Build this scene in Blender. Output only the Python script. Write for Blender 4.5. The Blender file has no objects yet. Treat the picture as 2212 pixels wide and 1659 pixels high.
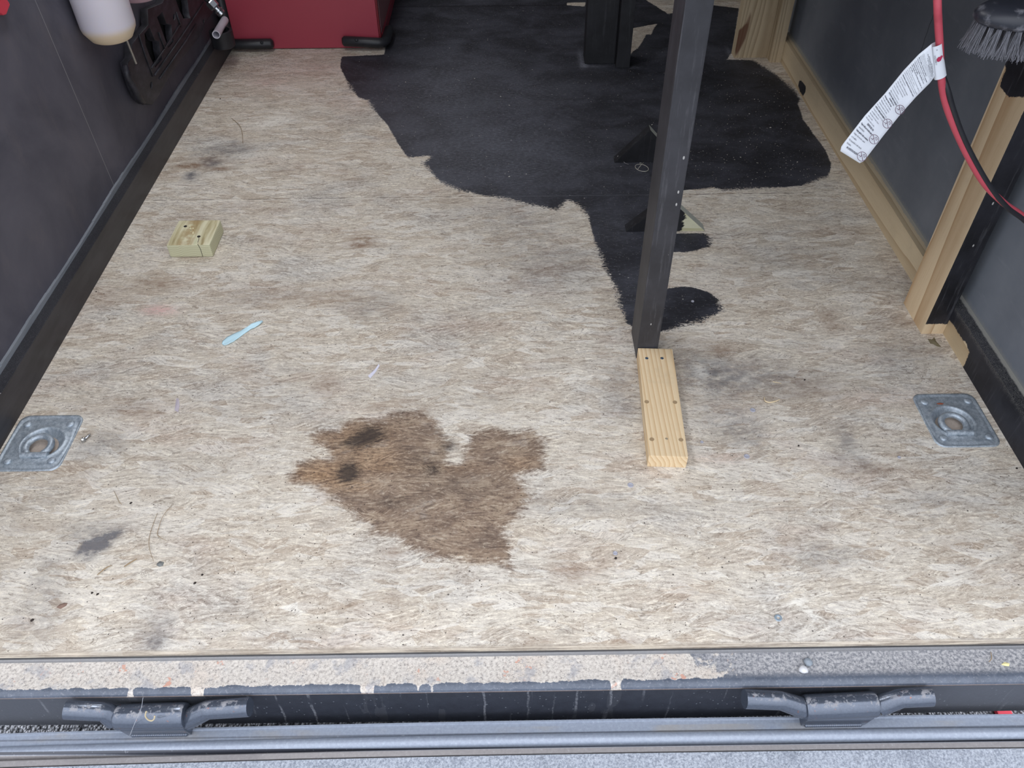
import bpy, bmesh, math, random
import numpy as np
from mathutils import Vector, Matrix
from mathutils.geometry import tessellate_polygon
random.seed(7); rng = np.random.default_rng(7)
scene = bpy.context.scene; COL = scene.collection

# ---------------------------------------------------------------- camera
IW, IH = 2212, 1659
FPX, PITCH, YAW, ROLL, CAMH = 1747.66, 0.776298, -0.006954, -0.007604, 1.44
def cam_axes():
    cp, sp = math.cos(PITCH), math.sin(PITCH); cy, sy = math.cos(YAW), math.sin(YAW)
    Z = np.array([[cy, -sy, 0], [sy, cy, 0], [0, 0, 1]])
    f = Z @ np.array([0, cp, -sp]); u = Z @ np.array([0, sp, cp]); r = Z @ np.array([1., 0, 0])
    c, s = math.cos(ROLL), math.sin(ROLL)
    return c*r + s*u, -s*r + c*u, f
RT, UP, FW = cam_axes()
cam = bpy.data.objects.new('camera', bpy.data.cameras.new('camera')); COL.objects.link(cam)
M = Matrix.Identity(4)
for i in range(3):
    M[i][0], M[i][1], M[i][2] = RT[i], UP[i], -FW[i]
M[2][3] = CAMH
cam.matrix_world = M
cam.data.sensor_width = 36; cam.data.lens = FPX/IW*36; cam.data.clip_start = 0.05
scene.camera = cam
O = np.array([0, 0, CAMH])
def ray(x, y): return FW + (x-IW/2)/FPX*RT - (y-IH/2)/FPX*UP
def fl(x, y, z=0.0):
    d = ray(x, y); return O + (z-CAMH)/d[2]*d
def pl(x, y, ax, v):
    d = ray(x, y); return O + (v-O[ax])/d[ax]*d

# ---------------------------------------------------------------- world, lights, exposure
w = bpy.data.worlds.new('overcast_sky'); scene.world = w; w.use_nodes = True
nt = w.node_tree; nt.nodes.clear()
out = nt.nodes.new('ShaderNodeOutputWorld'); bg = nt.nodes.new('ShaderNodeBackground')
tc = nt.nodes.new('ShaderNodeTexCoord'); sx = nt.nodes.new('ShaderNodeSeparateXYZ'); rp = nt.nodes.new('ShaderNodeValToRGB')
nt.links.new(tc.outputs['Generated'], sx.inputs[0]); nt.links.new(sx.outputs[2], rp.inputs[0])
rp.color_ramp.elements[0].color = (.44, .48, .55, 1); rp.color_ramp.elements[1].color = (1.12, 1.16, 1.25, 1)
nt.links.new(rp.outputs[0], bg.inputs[0]); nt.links.new(bg.outputs[0], out.inputs[0]); bg.inputs[1].default_value = 1.0
scene.view_settings.view_transform = 'Standard'; scene.view_settings.look = 'None'
scene.view_settings.gamma = 1; scene.view_settings.use_curve_mapping = False
scene.view_settings.exposure = 1.36
def area(name, loc, sx_, sy_, power, col=(1, 1, 1), rot=(0, 0, 0)):
    l = bpy.data.lights.new(name, 'AREA'); l.shape = 'RECTANGLE'; l.size = sx_; l.size_y = sy_; l.energy = power; l.color = col
    o = bpy.data.objects.new(name, l); o.location = loc; o.rotation_euler = rot; COL.objects.link(o); return o
# two added ceiling fill lamps brighten the interior (housings are built further down)
FILL_LAMPS = [(-0.70, 2.1, 2.06), (-0.70, 4.1, 2.06)]
for p in FILL_LAMPS: area('fill_light', (p[0], p[1], p[2]-.035), .30, .9, 5.0, (.97, .98, 1.0))

# ---------------------------------------------------------------- helpers
def tag(o, label=None, cat=None, group=None, kind=None):
    if label: o['label'] = label
    if cat: o['category'] = cat
    if group: o['group'] = group
    if kind: o['kind'] = kind
    return o
def thing(name, loc, label, cat, group=None):
    o = bpy.data.objects.new(name, None); COL.objects.link(o); o.location = loc; o.empty_display_size = .05
    return tag(o, label, cat, group)
class MB:
    def __init__(s): s.v = []; s.f = []
    def add(s, vs, fs):
        n = len(s.v); s.v += [tuple(map(float, p)) for p in vs]; s.f += [tuple(i+n for i in f) for f in fs]; return s
    def box(s, x0, x1, y0, y1, z0, z1, R=None, c=None):
        vs = [Vector((x, y, z)) for z in (z0, z1) for y in (y0, y1) for x in (x0, x1)]
        if R is not None: vs = [R @ (p-c) + c for p in vs]
        return s.add(vs, [(0, 2, 3, 1), (4, 5, 7, 6), (0, 1, 5, 4), (1, 3, 7, 5), (3, 2, 6, 7), (2, 0, 4, 6)])
    def tube(s, pts, r, n=16, cap=True, inner=None):
        pts = [Vector(p) for p in pts]; rs = r if isinstance(r, (list, tuple)) else [r]*len(pts)
        def rings(rs):
            out = []; N = None
            for i, p in enumerate(pts):
                t = (pts[min(i+1, len(pts)-1)] - pts[max(i-1, 0)]).normalized()
                if N is None: N = t.orthogonal().normalized()
                N = (N - t*N.dot(t)).normalized(); B = t.cross(N)
                out.append([p + (N*math.cos(a) + B*math.sin(a))*rs[i] for a in [2*math.pi*k/n for k in range(n)]])
            return out
        rg = rings(rs); vs = [p for q in rg for p in q]; fs = []
        for i in range(len(pts)-1):
            for k in range(n):
                fs.append((i*n+k, i*n+(k+1) % n, (i+1)*n+(k+1) % n, (i+1)*n+k))
        if inner is None:
            if cap: fs += [tuple(range(n))[::-1], tuple((len(pts)-1)*n+k for k in range(n))]
        else:
            ri = rings([q-inner for q in rs]); m = len(vs); vs += [p for q in ri for p in q]
            for i in range(len(pts)-1):
                for k in range(n): fs.append((m+i*n+k, m+(i+1)*n+k, m+(i+1)*n+(k+1) % n, m+i*n+(k+1) % n))
            L = (len(pts)-1)*n
            for k in range(n):
                k2 = (k+1) % n; fs.append((k, m+k, m+k2, k2)); fs.append((L+k, L+k2, m+L+k2, m+L+k))
        return s.add(vs, fs)
    def lathe(s, prof, o=(0, 0, 0), ax=(0, 0, 1), n=24, ell=1.0, caps=True):
        A = Vector(ax).normalized(); N = A.orthogonal().normalized(); B = A.cross(N); o = Vector(o)
        vs = [o + A*h + N*(r*math.cos(2*math.pi*k/n)) + B*(r*ell*math.sin(2*math.pi*k/n)) for r, h in prof for k in range(n)]; fs = []
        for i in range(len(prof)-1):
            for k in range(n): fs.append((i*n+k, i*n+(k+1) % n, (i+1)*n+(k+1) % n, (i+1)*n+k))
        if not caps: return s.add(vs, fs)
        if prof[0][0] > 1e-6: fs.append(tuple(range(n))[::-1])
        if prof[-1][0] > 1e-6: fs.append(tuple((len(prof)-1)*n+k for k in range(n)))
        return s.add(vs, fs)
    def prism(s, poly, ext):
        """poly: 3-D points of a planar outline; ext: extrusion vector"""
        poly = [Vector(p) for p in poly]; e = Vector(ext); n = len(poly)
        tr = tessellate_polygon([poly]); vs = poly + [p+e for p in poly]
        fs = [tuple(t) for t in tr] + [tuple(i+n for i in t)[::-1] for t in tr]
        fs += [(i, (i+1) % n, (i+1) % n+n, i+n) for i in range(n)]
        return s.add(vs, fs)
    def build(s, name, m, parent=None, smooth=False, bevel=0, auto=None, loc=None):
        off = Vector(parent.location) if parent is not None else Vector(loc or (0, 0, 0))
        if parent is not None and parent.parent is not None: off = off + Vector(parent.parent.location)
        me = bpy.data.meshes.new(name); me.from_pydata([tuple(Vector(p)-off) for p in s.v], [], s.f); me.update()
        bm = bmesh.new(); bm.from_mesh(me); bmesh.ops.recalc_face_normals(bm, faces=bm.faces)
        if bevel: bmesh.ops.bevel(bm, geom=[e for e in bm.edges if len(e.link_faces) == 2 and e.calc_face_angle(0) > .5], offset=bevel, segments=2, affect='EDGES', profile=.7)
        bm.to_mesh(me); bm.free()
        o = bpy.data.objects.new(name, me); COL.objects.link(o)
        if m: me.materials.append(m)
        if smooth: me.shade_smooth()
        if auto is not None:
            me.shade_smooth()
            me.set_sharp_from_angle(angle=math.radians(auto))
        if parent is not None: o.parent = parent
        else: o.location = off
        return o
def sub_parent(o): return o

def poly_sdf(P, poly):
    """signed distance of points P (n,2) to a closed polygon, negative inside"""
    P = np.asarray(P, float); poly = np.asarray(poly, float); d = np.full(len(P), 1e9); ins = np.zeros(len(P), bool)
    for i in range(len(poly)):
        a = poly[i]; b = poly[(i+1) % len(poly)]; e = b-a; w_ = P-a
        t = np.clip((w_ @ e)/max(e @ e, 1e-12), 0, 1); q = w_ - t[:, None]*e; d = np.minimum(d, np.hypot(q[:, 0], q[:, 1]))
        c = ((a[1] > P[:, 1]) != (b[1] > P[:, 1]))
        with np.errstate(divide='ignore', invalid='ignore'):
            xs = (b[0]-a[0])*(P[:, 1]-a[1])/(b[1]-a[1]) + a[0]
        ins ^= c & (P[:, 0] < xs)
    return np.where(ins, -d, d)
def set_attr(me, name, vals):
    a = me.attributes.new(name, 'FLOAT', 'POINT'); a.data.foreach_set('value', np.asarray(vals, np.float32))
def grid_box(x0, x1, y0, y1, z0, z1, st):
    """box whose faces are fine grids (separate faces), for shaped paint edges"""
    mb = MB()
    def face(o, a, b, flip):
        na = max(1, int(round(np.linalg.norm(a)/st))); nb = max(1, int(round(np.linalg.norm(b)/st)))
        na, nb = min(na, 500), min(nb, 500)
        vs = [np.array(o)+np.array(a)*i/na+np.array(b)*j/nb for j in range(nb+1) for i in range(na+1)]
        fs = []
        for j in range(nb):
            for i in range(na):
                q = (j*(na+1)+i, j*(na+1)+i+1, (j+1)*(na+1)+i+1, (j+1)*(na+1)+i); fs.append(q[::-1] if flip else q)
        mb.add(vs, fs)
    X, Y, Z = x1-x0, y1-y0, z1-z0
    face((x0, y0, z0), (X, 0, 0), (0, 0, Z), False); face((x0, y1, z0), (X, 0, 0), (0, 0, Z), True)
    face((x0, y0, z0), (0, Y, 0), (0, 0, Z), True); face((x1, y0, z0), (0, Y, 0), (0, 0, Z), False)
    face((x0, y0, z1), (X, 0, 0), (0, Y, 0), False); face((x0, y0, z0), (X, 0, 0), (0, Y, 0), True)
    return mb

# ---------------------------------------------------------------- shader helper
def S(r, g, b):   # 8-bit sRGB to linear
    return tuple((c/255/12.92 if c/255 <= .04045 else ((c/255+.055)/1.055)**2.4) for c in (r, g, b))+(1,)
class G:
    def __init__(s, name, rough=.7, metal=0.0, spec=.5):
        s.m = bpy.data.materials.new(name); s.m.use_nodes = True; s.t = s.m.node_tree; s.n = s.t.nodes; s.l = s.t.links
        s.b = s.n['Principled BSDF']; s.b.inputs['Roughness'].default_value = rough; s.b.inputs['Metallic'].default_value = metal
        s.b.inputs['Specular IOR Level'].default_value = spec
        s.P = s.n.new('ShaderNodeTexCoord').outputs['Object']
    def put(s, inp, v):
        if v is None: return
        if isinstance(v, bpy.types.NodeSocket): s.l.new(v, inp)
        else:
            if inp.type == 'VECTOR' and isinstance(v, (int, float)): v = (v,)*3
            inp.default_value = v
    def math(s, op, a, b=None, c=None, clamp=False):
        n = s.n.new('ShaderNodeMath'); n.operation = op; n.use_clamp = clamp
        s.put(n.inputs[0], a); s.put(n.inputs[1], b)
        if c is not None: s.put(n.inputs[2], c)
        return n.outputs[0]
    def add(s, a, b): return s.math('ADD', a, b)
    def mul(s, a, b): return s.math('MULTIPLY', a, b)
    def sub(s, a, b): return s.math('SUBTRACT', a, b)
    def mx(s, a, b): return s.math('MAXIMUM', a, b)
    def mn(s, a, b): return s.math('MINIMUM', a, b)
    def sat(s, a): return s.math('ADD', a, 0.0, clamp=True)
    def inv(s, a): return s.math('SUBTRACT', 1.0, a)
    def step(s, x, lo, hi):   # smooth 0->1 between lo and hi
        n = s.n.new('ShaderNodeMapRange'); n.interpolation_type = 'SMOOTHSTEP'
        s.put(n.inputs['Value'], x); n.inputs['From Min'].default_value = lo; n.inputs['From Max'].default_value = hi
        return n.outputs['Result']
    def sc(s, v, k, off=(0, 0, 0)):
        n = s.n.new('ShaderNodeVectorMath'); n.operation = 'MULTIPLY_ADD'; s.put(n.inputs[0], v); n.inputs[1].default_value = k; s.put(n.inputs[2], off); return n.outputs[0]
    def vadd(s, a, b):
        n = s.n.new('ShaderNodeVectorMath'); n.operation = 'ADD'; s.put(n.inputs[0], a); s.put(n.inputs[1], b); return n.outputs[0]
    def vscale(s, a, k):
        n = s.n.new('ShaderNodeVectorMath'); n.operation = 'SCALE'; s.put(n.inputs[0], a); s.put(n.inputs['Scale'], k); return n.outputs[0]
    def noise(s, v, scale=1.0, detail=2.0, rough=.5, dist=0.0, color=False):
        n = s.n.new('ShaderNodeTexNoise'); s.put(n.inputs['Vector'], v); n.inputs['Scale'].default_value = scale
        n.inputs['Detail'].default_value = detail; n.inputs['Roughness'].default_value = rough; n.inputs['Distortion'].default_value = dist
        return n.outputs['Color' if color else 'Fac']
    def vor(s, v, scale=1.0, feature='F1', rnd=1.0):
        n = s.n.new('ShaderNodeTexVoronoi'); n.feature = feature; s.put(n.inputs['Vector'], v); n.inputs['Scale'].default_value = scale
        n.inputs['Randomness'].default_value = rnd
        return n.outputs['Distance'], (n.outputs['Color'] if feature == 'F1' else None)
    def sep(s, v):
        n = s.n.new('ShaderNodeSeparateXYZ'); s.put(n.inputs[0], v); return n.outputs[0], n.outputs[1], n.outputs[2]
    def comb(s, x, y, z):
        n = s.n.new('ShaderNodeCombineXYZ'); s.put(n.inputs[0], x); s.put(n.inputs[1], y); s.put(n.inputs[2], z); return n.outputs[0]
    def rot(s, v, ang):
        n = s.n.new('ShaderNodeVectorRotate'); n.rotation_type = 'Z_AXIS'; s.put(n.inputs['Vector'], v); s.put(n.inputs['Angle'], ang); return n.outputs[0]
    def mix(s, f, a, b, mode='MIX'):
        n = s.n.new('ShaderNodeMix'); n.data_type = 'RGBA'; n.blend_type = mode
        s.put(n.inputs[0], f); s.put(n.inputs[6], a); s.put(n.inputs[7], b); return n.outputs[2]
    def ramp(s, f, stops):
        n = s.n.new('ShaderNodeValToRGB'); s.put(n.inputs[0], f); e = n.color_ramp.elements
        while len(e) < len(stops): e.new(.5)
        for q, (p, c) in zip(e, stops): q.position = p; q.color = c
        return n.outputs[0]
    def attr(s, name):
        n = s.n.new('ShaderNodeAttribute'); n.attribute_name = name; return n.outputs['Fac']
    def normal(s):
        return s.n.new('ShaderNodeTexCoord').outputs['Normal']
    def bump(s, h, strength=.3, dist=.001):
        n = s.n.new('ShaderNodeBump'); n.inputs['Strength'].default_value = strength; n.inputs['Distance'].default_value = dist
        s.put(n.inputs['Height'], h); s.l.new(n.outputs[0], s.b.inputs['Normal'])
    def out(s, col=None, rough=None, metal=None):
        s.put(s.b.inputs['Base Color'], col); s.put(s.b.inputs['Roughness'], rough); s.put(s.b.inputs['Metallic'], metal); return s.m

def plain(name, col, rough=.6, metal=0, spec=.5, var=.12, sc=30):
    g = G(name, rough, metal, spec); n = g.noise(g.P, sc, 4, .6)
    return g.out(g.mix(g.mul(n, 1.0), tuple(c*(1-var) for c in col[:3])+(1,), tuple(min(1, c*(1+var)) for c in col[:3])+(1,)))

# ---- oriented strand board (floor) with black paint, oil stains, smudges and seams
def mat_osb():
    g = G('strand_board', .78, 0, .3); P = g.P
    W = g.noise(P, 5, 2, .5, color=True); Pw = g.vadd(P, g.sc(W, (.07, .05, 0), (-.035, -.025, 0)))
    def layer(seed, sx_, sy_, spread, gx, gy):
        v = g.sc(Pw, (sx_, sy_, 1), (seed, seed*1.7, 0)); d, c = g.vor(v, 1.0); r, gg, b = g.sep(c)
        ang = g.mul(g.sub(r, .5), spread*.8)
        Pr = g.rot(g.vadd(Pw, (seed*.31, seed*.17, 0)), ang)
        gr = g.noise(g.vadd(g.sc(Pr, (gx, gy, 1)), g.comb(g.mul(gg, 30), g.mul(b, 17), 0)), 1.0, 5, .62, .15)
        return r, gg, b, gr, Pr
    r1, g1, b1, gr1, Pr1 = layer(3.1, 9, 30, 1.5, 14, 150)
    r2, g2, b2, gr2, Pr2 = layer(8.7, 20, 75, 1.9, 28, 260)
    r3, g3, b3, gr3, Pr3 = layer(15.2, 13, 38, 1.2, 20, 190)
    def tone(x): return g.ramp(x, [(0, S(182, 167, 150)), (.25, S(197, 185, 169)), (.5, S(205, 195, 180)), (.75, S(210, 201, 188)), (1, S(221, 214, 203))])
    kn = g.noise(g.sc(Pw, (30, 70, 1)), 1, 3, .6); k2 = g.step(g.add(g2, g.mul(g.sub(kn, .5), .7)), .45, .58); k3 = g.step(g.add(b3, g.mul(g.sub(kn, .5), .6)), .56, .70)
    col = g.mix(k2, tone(b1), tone(b2)); col = g.mix(g.mul(k3, .8), col, tone(r3))
    gr = g.add(gr1, g.mul(k2, g.sub(gr2, gr1))); gr = g.add(gr, g.mul(k3, g.sub(gr3, gr)))
    fs_ = g.noise(g.rot(g.sc(Pw, (34, 150, 1)), .05), 1.0, 6, .72, .35); fi = g.noise(P, 120, 5, .75); gr = g.add(g.mul(gr, .40), g.add(g.mul(fs_, .30), g.mul(fi, .30)))
    col = g.mix(g.mul(g.step(gr, .495, .415), .60), col, S(133, 120, 107))
    col = g.mix(g.mul(g.step(gr, .505, .59), .58), col, S(250, 241, 222))
    # broad tints: greyed wear, pink-brown, yellowish
    big = g.noise(g.sc(P, (1.0, 1.6, 1)), 2.6, 5, .62, .3)
    col = g.mix(g.mul(g.step(big, .48, .68), .45), col, g.mix(g.step(gr, .43, .57), S(126, 123, 121), S(200, 198, 195)))
    big2 = g.noise(g.sc(P, (1, 1.8, 1), (5, 3, 0)), 4.0, 5, .65, .3)
    col = g.mix(g.mul(g.step(big2, .50, .72), .42), col, g.mix(g.step(gr, .43, .57), S(136, 114, 100), S(198, 178, 164)))
    big3 = g.noise(g.sc(P, (1, 1.6, 1), (1, 9, 0)), 7.0, 5, .7, .5)
    col = g.mix(g.mul(g.step(big3, .55, .75), .38), col, S(120, 112, 106))
    # fine dark strand edges and stray fibres
    fib = g.noise(g.sc(Pw, (7, 30, 1)), 1.6, 3, .7, .9)
    line = g.mul(g.step(g.math('ABSOLUTE', g.sub(fib, .5)), .012, .003), g.step(g.noise(Pw, 30, 3, .7), .42, .55)); ck_ = g.noise(g.sc(Pw, (22, 60, 1)), 1.0, 4, .75, .6); ck2 = g.mul(g.step(g.math('ABSOLUTE', g.sub(ck_, .47)), .009, .002), g.step(fi, .42, .55)); line = g.mx(line, ck2)
    col = g.mix(g.mul(line, .55), col, S(96, 80, 66))
    fib2 = g.noise(g.rot(g.sc(Pw, (16, 40, 1)), .5), 1.0, 4, .7, .7)
    line2 = g.step(g.math('ABSOLUTE', g.sub(fib2, .53)), .010, .003)
    col = g.mix(g.mul(line2, .45), col, S(243, 238, 226))
    # smudges held as soft attributes, broken up by the grain
    brk = g.sat(g.add(.35, g.mul(gr, 1.0)))
    gy = g.attr('grey_smudge'); n6 = g.noise(g.sc(P, (1, 1.6, 1)), 26, 5, .7)
    fgy = g.sat(g.mul(gy, g.add(.25, g.mul(g.step(n6, .3, .65), 1.0))))
    col = g.mix(g.mul(fgy, brk), col, S(92, 92, 98))
    br = g.sat(g.mul(g.attr('brown_smudge'), g.add(.3, g.mul(g.step(n6, .3, .65), .9))))
    col = g.mix(g.mul(br, brk), col, S(120, 88, 62))
    pk = g.sat(g.mul(g.attr('pink_smudge'), brk)); pk = g.mul(pk, g.step(gr, .40, .56)); col = g.mix(g.mul(pk, .8), col, S(214, 168, 164))
    ps = g.mul(g.sat(g.attr('pale_strand')), g.step(gr, .40, .52)); col = g.mix(g.mul(ps, .75), col, S(238, 234, 224))
    # brown oil stain
    st = g.attr('stain_distance'); n7 = g.noise(g.sc(Pw, (12, 30, 1)), 1.5, 6, .7, .8); n8 = g.noise(g.sc(P, (1, 1.4, 1)), 14, 5, .7)
    se = g.add(st, g.mul(g.sub(n7, .5), .055)); sm = g.step(g.add(se, g.mul(g.sub(gr, .5), .09)), .016, -.014)
    sc1 = g.ramp(n8, [(.3, S(104, 86, 74)), (.5, S(134, 113, 95)), (.68, S(164, 144, 122))])
    sc1 = g.mix(g.mul(g.step(gr, .50, .42), .7), sc1, S(82, 66, 58)); sc1 = g.mix(g.mul(g.step(gr, .51, .58), .65), sc1, S(186, 170, 150))
    am = g.sat(g.attr('amber_smudge')); sc1 = g.mix(g.mul(am, .52), sc1, g.mix(g.step(gr, .42, .58), S(98, 66, 38), S(192, 150, 104)))
    sv = g.noise(g.sc(P, (1, 1.8, 1), (7, 2, 0)), 9, 5, .7, .3); col = g.mix(g.mul(sm, g.sub(.94, g.mul(g.step(sv, .54, .74), .42))), col, sc1)
    dk = g.sat(g.mul(g.attr('dark_spot'), g.add(.9, g.mul(g.step(gr, .55, .42), .6)))); col = g.mix(g.mul(dk, .85), col, S(52, 46, 44))
    # black speckles
    d, c = g.vor(P, 150); cr, cg, cb = g.sep(c); dens = g.add(.945, g.mul(g.step(g.noise(P, 3.5, 3, .6), .60, .40), .045))
    spk = g.mul(g.step(d, .26, .16), g.math('GREATER_THAN', cr, dens)); col = g.mix(g.mul(spk, .85), col, S(52, 44, 40))
    d2, c2 = g.vor(P, 48); cr2, _, _ = g.sep(c2)
    spk2 = g.mul(g.step(d2, .12, .07), g.math('GREATER_THAN', cr2, .965)); col = g.mix(g.mul(spk2, .85), col, S(58, 50, 46))
    # sheet seams (grooves) across the floor
    _, y, _ = g.sep(P); wob = g.mul(g.sub(g.noise(g.sc(P, (9, 0, 0)), 1.0, 3, .6), .5), .006)
    s1 = g.step(g.math('ABSOLUTE', g.sub(g.add(y, wob), 2.357)), .0032, .0008)
    s1b = g.step(g.math('ABSOLUTE', g.sub(g.add(y, wob), 2.352)), .004, .001)
    s2 = g.step(g.math('ABSOLUTE', g.sub(g.add(y, g.mul(wob, .4)), 4.085)), .006, .002)
    sbrk = g.noise(g.sc(P, (22, 1, 1)), 1.0, 3, .6)
    col = g.mix(g.mul(s1b, .4), col, S(238, 232, 220)); col = g.mix(g.mul(g.mul(s1, g.step(sbrk, .42, .6)), .75), col, S(80, 68, 56))
    # raw front edge of the sheets
    edge = g.step(y, .757, .749); en = g.noise(g.sc(P, (5, 90, 90)), 1.0, 5, .7)
    en = g.noise(g.sc(P, (7, 420, 90)), 1.0, 5, .75); col = g.mix(g.mul(edge, .85), col, g.mix(g.step(en, .32, .66), S(92, 80, 70), S(200, 188, 170)))
    # black paint with dry-brush edge, dust, pale chips and light haze painted in mid floor
    sd = g.attr('paint_distance'); rg = g.attr('edge_roughness')
    na = g.noise(P, 28, 3, .6); nb = g.noise(g.sc(Pw, (90, 210, 1)), 1.0, 4, .8)
    sde = g.add(sd, g.add(g.mul(g.sub(na, .5), .010), g.mul(g.mul(g.sub(nb, .5), rg), .13)))
    pm = g.step(sde, .0016, -.0016)
    nd = g.noise(g.sc(P, (1, 1.5, 1)), 5, 5, .65, .4); nd2 = g.noise(g.sc(Pw, (60, 150, 1)), 1.0, 4, .75)
    pc = g.mix(g.step(nd, .35, .7), S(40, 40, 45), S(66, 67, 75)); pc = g.mix(g.mul(g.step(nd2, .52, .72), .5), pc, S(92, 94, 103))
    pc = g.mix(g.mul(s1, .5), pc, S(90, 92, 98)); pc = g.mix(g.mul(s2, .7), pc, S(12, 12, 14))
    d3, c3 = g.vor(g.sc(P, (1, 1.6, 1)), 190); a3, b3_, _ = g.sep(c3)
    chip = g.mul(g.step(d3, .30, .18), g.math('GREATER_THAN', a3, g.add(.94, g.mul(nd, -.06))))
    d4, c4 = g.vor(g.sc(P, (.7, 1.4, 1)), 60); a4, _, _ = g.sep(c4); chip2 = g.mul(g.step(d4, .13, .08), g.math('GREATER_THAN', a4, .95))
    pc = g.mix(g.mul(chip, .55), pc, S(170, 168, 165)); pc = g.mix(g.mul(chip2, .8), pc, S(206, 202, 194))
    pfl = g.attr('paint_dust_haze'); pc = g.mix(g.sat(g.mul(pfl, g.add(.15, g.mul(g.step(nd2, .35, .7), .55)))), pc, S(124, 126, 136))
    col = g.mix(pm, col, pc)
    g.bump(g.add(gr, g.mul(pm, -.2)), .25, .002)
    return g.out(col, g.sub(.82, g.mul(pm, .24)))

def mat_wood(name, axis, light, dark, rings=55, rough=.7, knots=True, contrast=.8, curve=.05):
    g = G(name, rough, 0, .3); P = g.P; st = {'x': (.05, 1, 1), 'y': (1, .05, 1), 'z': (1, 1, .05)}[axis]
    q = g.sc(P, st); wv = g.noise(q, 9, 2, .5, color=True); q2 = g.vadd(q, g.sc(wv, (curve, curve, curve)))
    x, y, z = g.sep(q2); a = {'x': g.add(y, g.mul(z, .6)), 'y': g.add(x, g.mul(z, .6)), 'z': g.add(x, g.mul(y, .6))}[axis]
    wv2 = g.math('FRACT', g.add(g.mul(a, rings), g.mul(g.noise(q, 14, 3, .5), 1.6)))
    band = g.math('POWER', wv2, 2.2); fine = g.noise(g.sc(q, (40, 40, 40)), 10, 4, .7)
    c = g.mix(g.mul(band, contrast), light, dark); c = g.mix(g.mul(g.step(fine, .5, .75), .3), c, dark)
    c = g.mix(g.mul(g.step(g.noise(P, 14, 4, .6), .55, .75), .3), c, tuple(v*.72 for v in light[:3])+(1,))
    g.bump(fine, .15, .001); return g, c
def black_paint(g, base=S(40, 40, 46), hi=S(62, 63, 70), scr=.5):
    P = g.P; n = g.noise(g.sc(P, (1, 1, .06)), 90, 5, .75); n2 = g.noise(P, 9, 4, .6)
    c = g.mix(g.step(n2, .3, .7), base, hi); c = g.mix(g.mul(g.step(n, .54, .68), scr), c, S(112, 112, 116))
    d, cc = g.vor(g.sc(P, (1, 1, .5)), 60); r, _, _ = g.sep(cc)
    return g.mix(g.mul(g.mul(g.step(d, .15, .09), g.math('GREATER_THAN', r, .93)), .8), c, S(196, 194, 190))
def ragged(g, attr, amp=.012, sc=60, hi=.02):
    sd = g.attr(attr); n = g.noise(g.P, sc, 4, .7); n2 = g.noise(g.P, 420, 2, .6)
    return g.step(g.add(sd, g.add(g.mul(g.sub(n, .5), amp), g.mul(g.sub(n2, .5), hi))), .0012, -.0012)

MAT_OSB = mat_osb()
g, c = mat_wood('bare_pine_board', 'y', S(224, 202, 166), S(194, 156, 110), 75); MAT_BOARD = g.out(c)
g = G('green_treated_block', .7, 0, .3); x, y, z = g.sep(g.P); nx, ny, nz = g.sep(g.normal()); P = g.P
qn = g.noise(g.sc(P, (1, .2, 1)), 30, 3, .6); tb = g.noise(g.comb(g.add(g.mul(x, 46), g.mul(qn, 1.2)), g.mul(y, 4), 0), 1.0, 3, .55)
ct = g.ramp(tb, [(.32, S(150, 132, 92)), (.45, S(196, 186, 148)), (.6, S(222, 216, 184)), (.75, S(204, 204, 168))])
brn = g.mul(g.step(g.math('ABSOLUTE', g.add(x, .012)), .032, .010), g.step(g.noise(P, 22, 3, .6), .35, .55)); ct = g.mix(g.mul(brn, .7), ct, S(166, 138, 96))
ws = g.math('FRACT', g.add(g.mul(z, 150), g.mul(g.noise(g.sc(P, (1, 1, .3)), 16, 3, .5), 5))); cs = g.mix(g.mul(g.math('POWER', ws, 1.6), .6), S(212, 210, 178), S(158, 152, 112))
MAT_BLOCK = g.out(g.mix(g.step(nz, .5, .8), cs, ct))
def mat_painted(name, attr, raw, axis='z', rings=45, light=S(220, 198, 164), dark=S(166, 128, 88), base=S(24, 24, 27), hi=S(44, 44, 50)):
    g, c = mat_wood(name, axis, light, dark, rings); m = ragged(g, attr, .014, 50, .006)
    return g, g.mix(m, c, black_paint(g, base, hi, .25)), m
g, c, m = mat_painted('post_part_black', 'paint_distance', None, 'z', 22); MAT_POSTR = g.out(c, g.sub(.75, g.mul(m, .25)))
g = G('black_painted_post', .5, 0, .5); MAT_POST = g.out(black_paint(g, S(40, 40, 44), S(56, 56, 61), .28))
g = G('black_painted_post_dark', .55, 0, .4); MAT_POSTD = g.out(black_paint(g, S(26, 26, 29), S(40, 40, 44), .15))
g, c = mat_wood('bare_pine_upright', 'z', S(196, 178, 148), S(118, 94, 68), 42, contrast=.6, curve=.22)
am = g.step(g.attr('knot_distance'), .004, -.006); c = g.mix(g.mul(am, .85), c, S(96, 54, 38)); MAT_RAWPOST = g.out(c)

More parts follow.
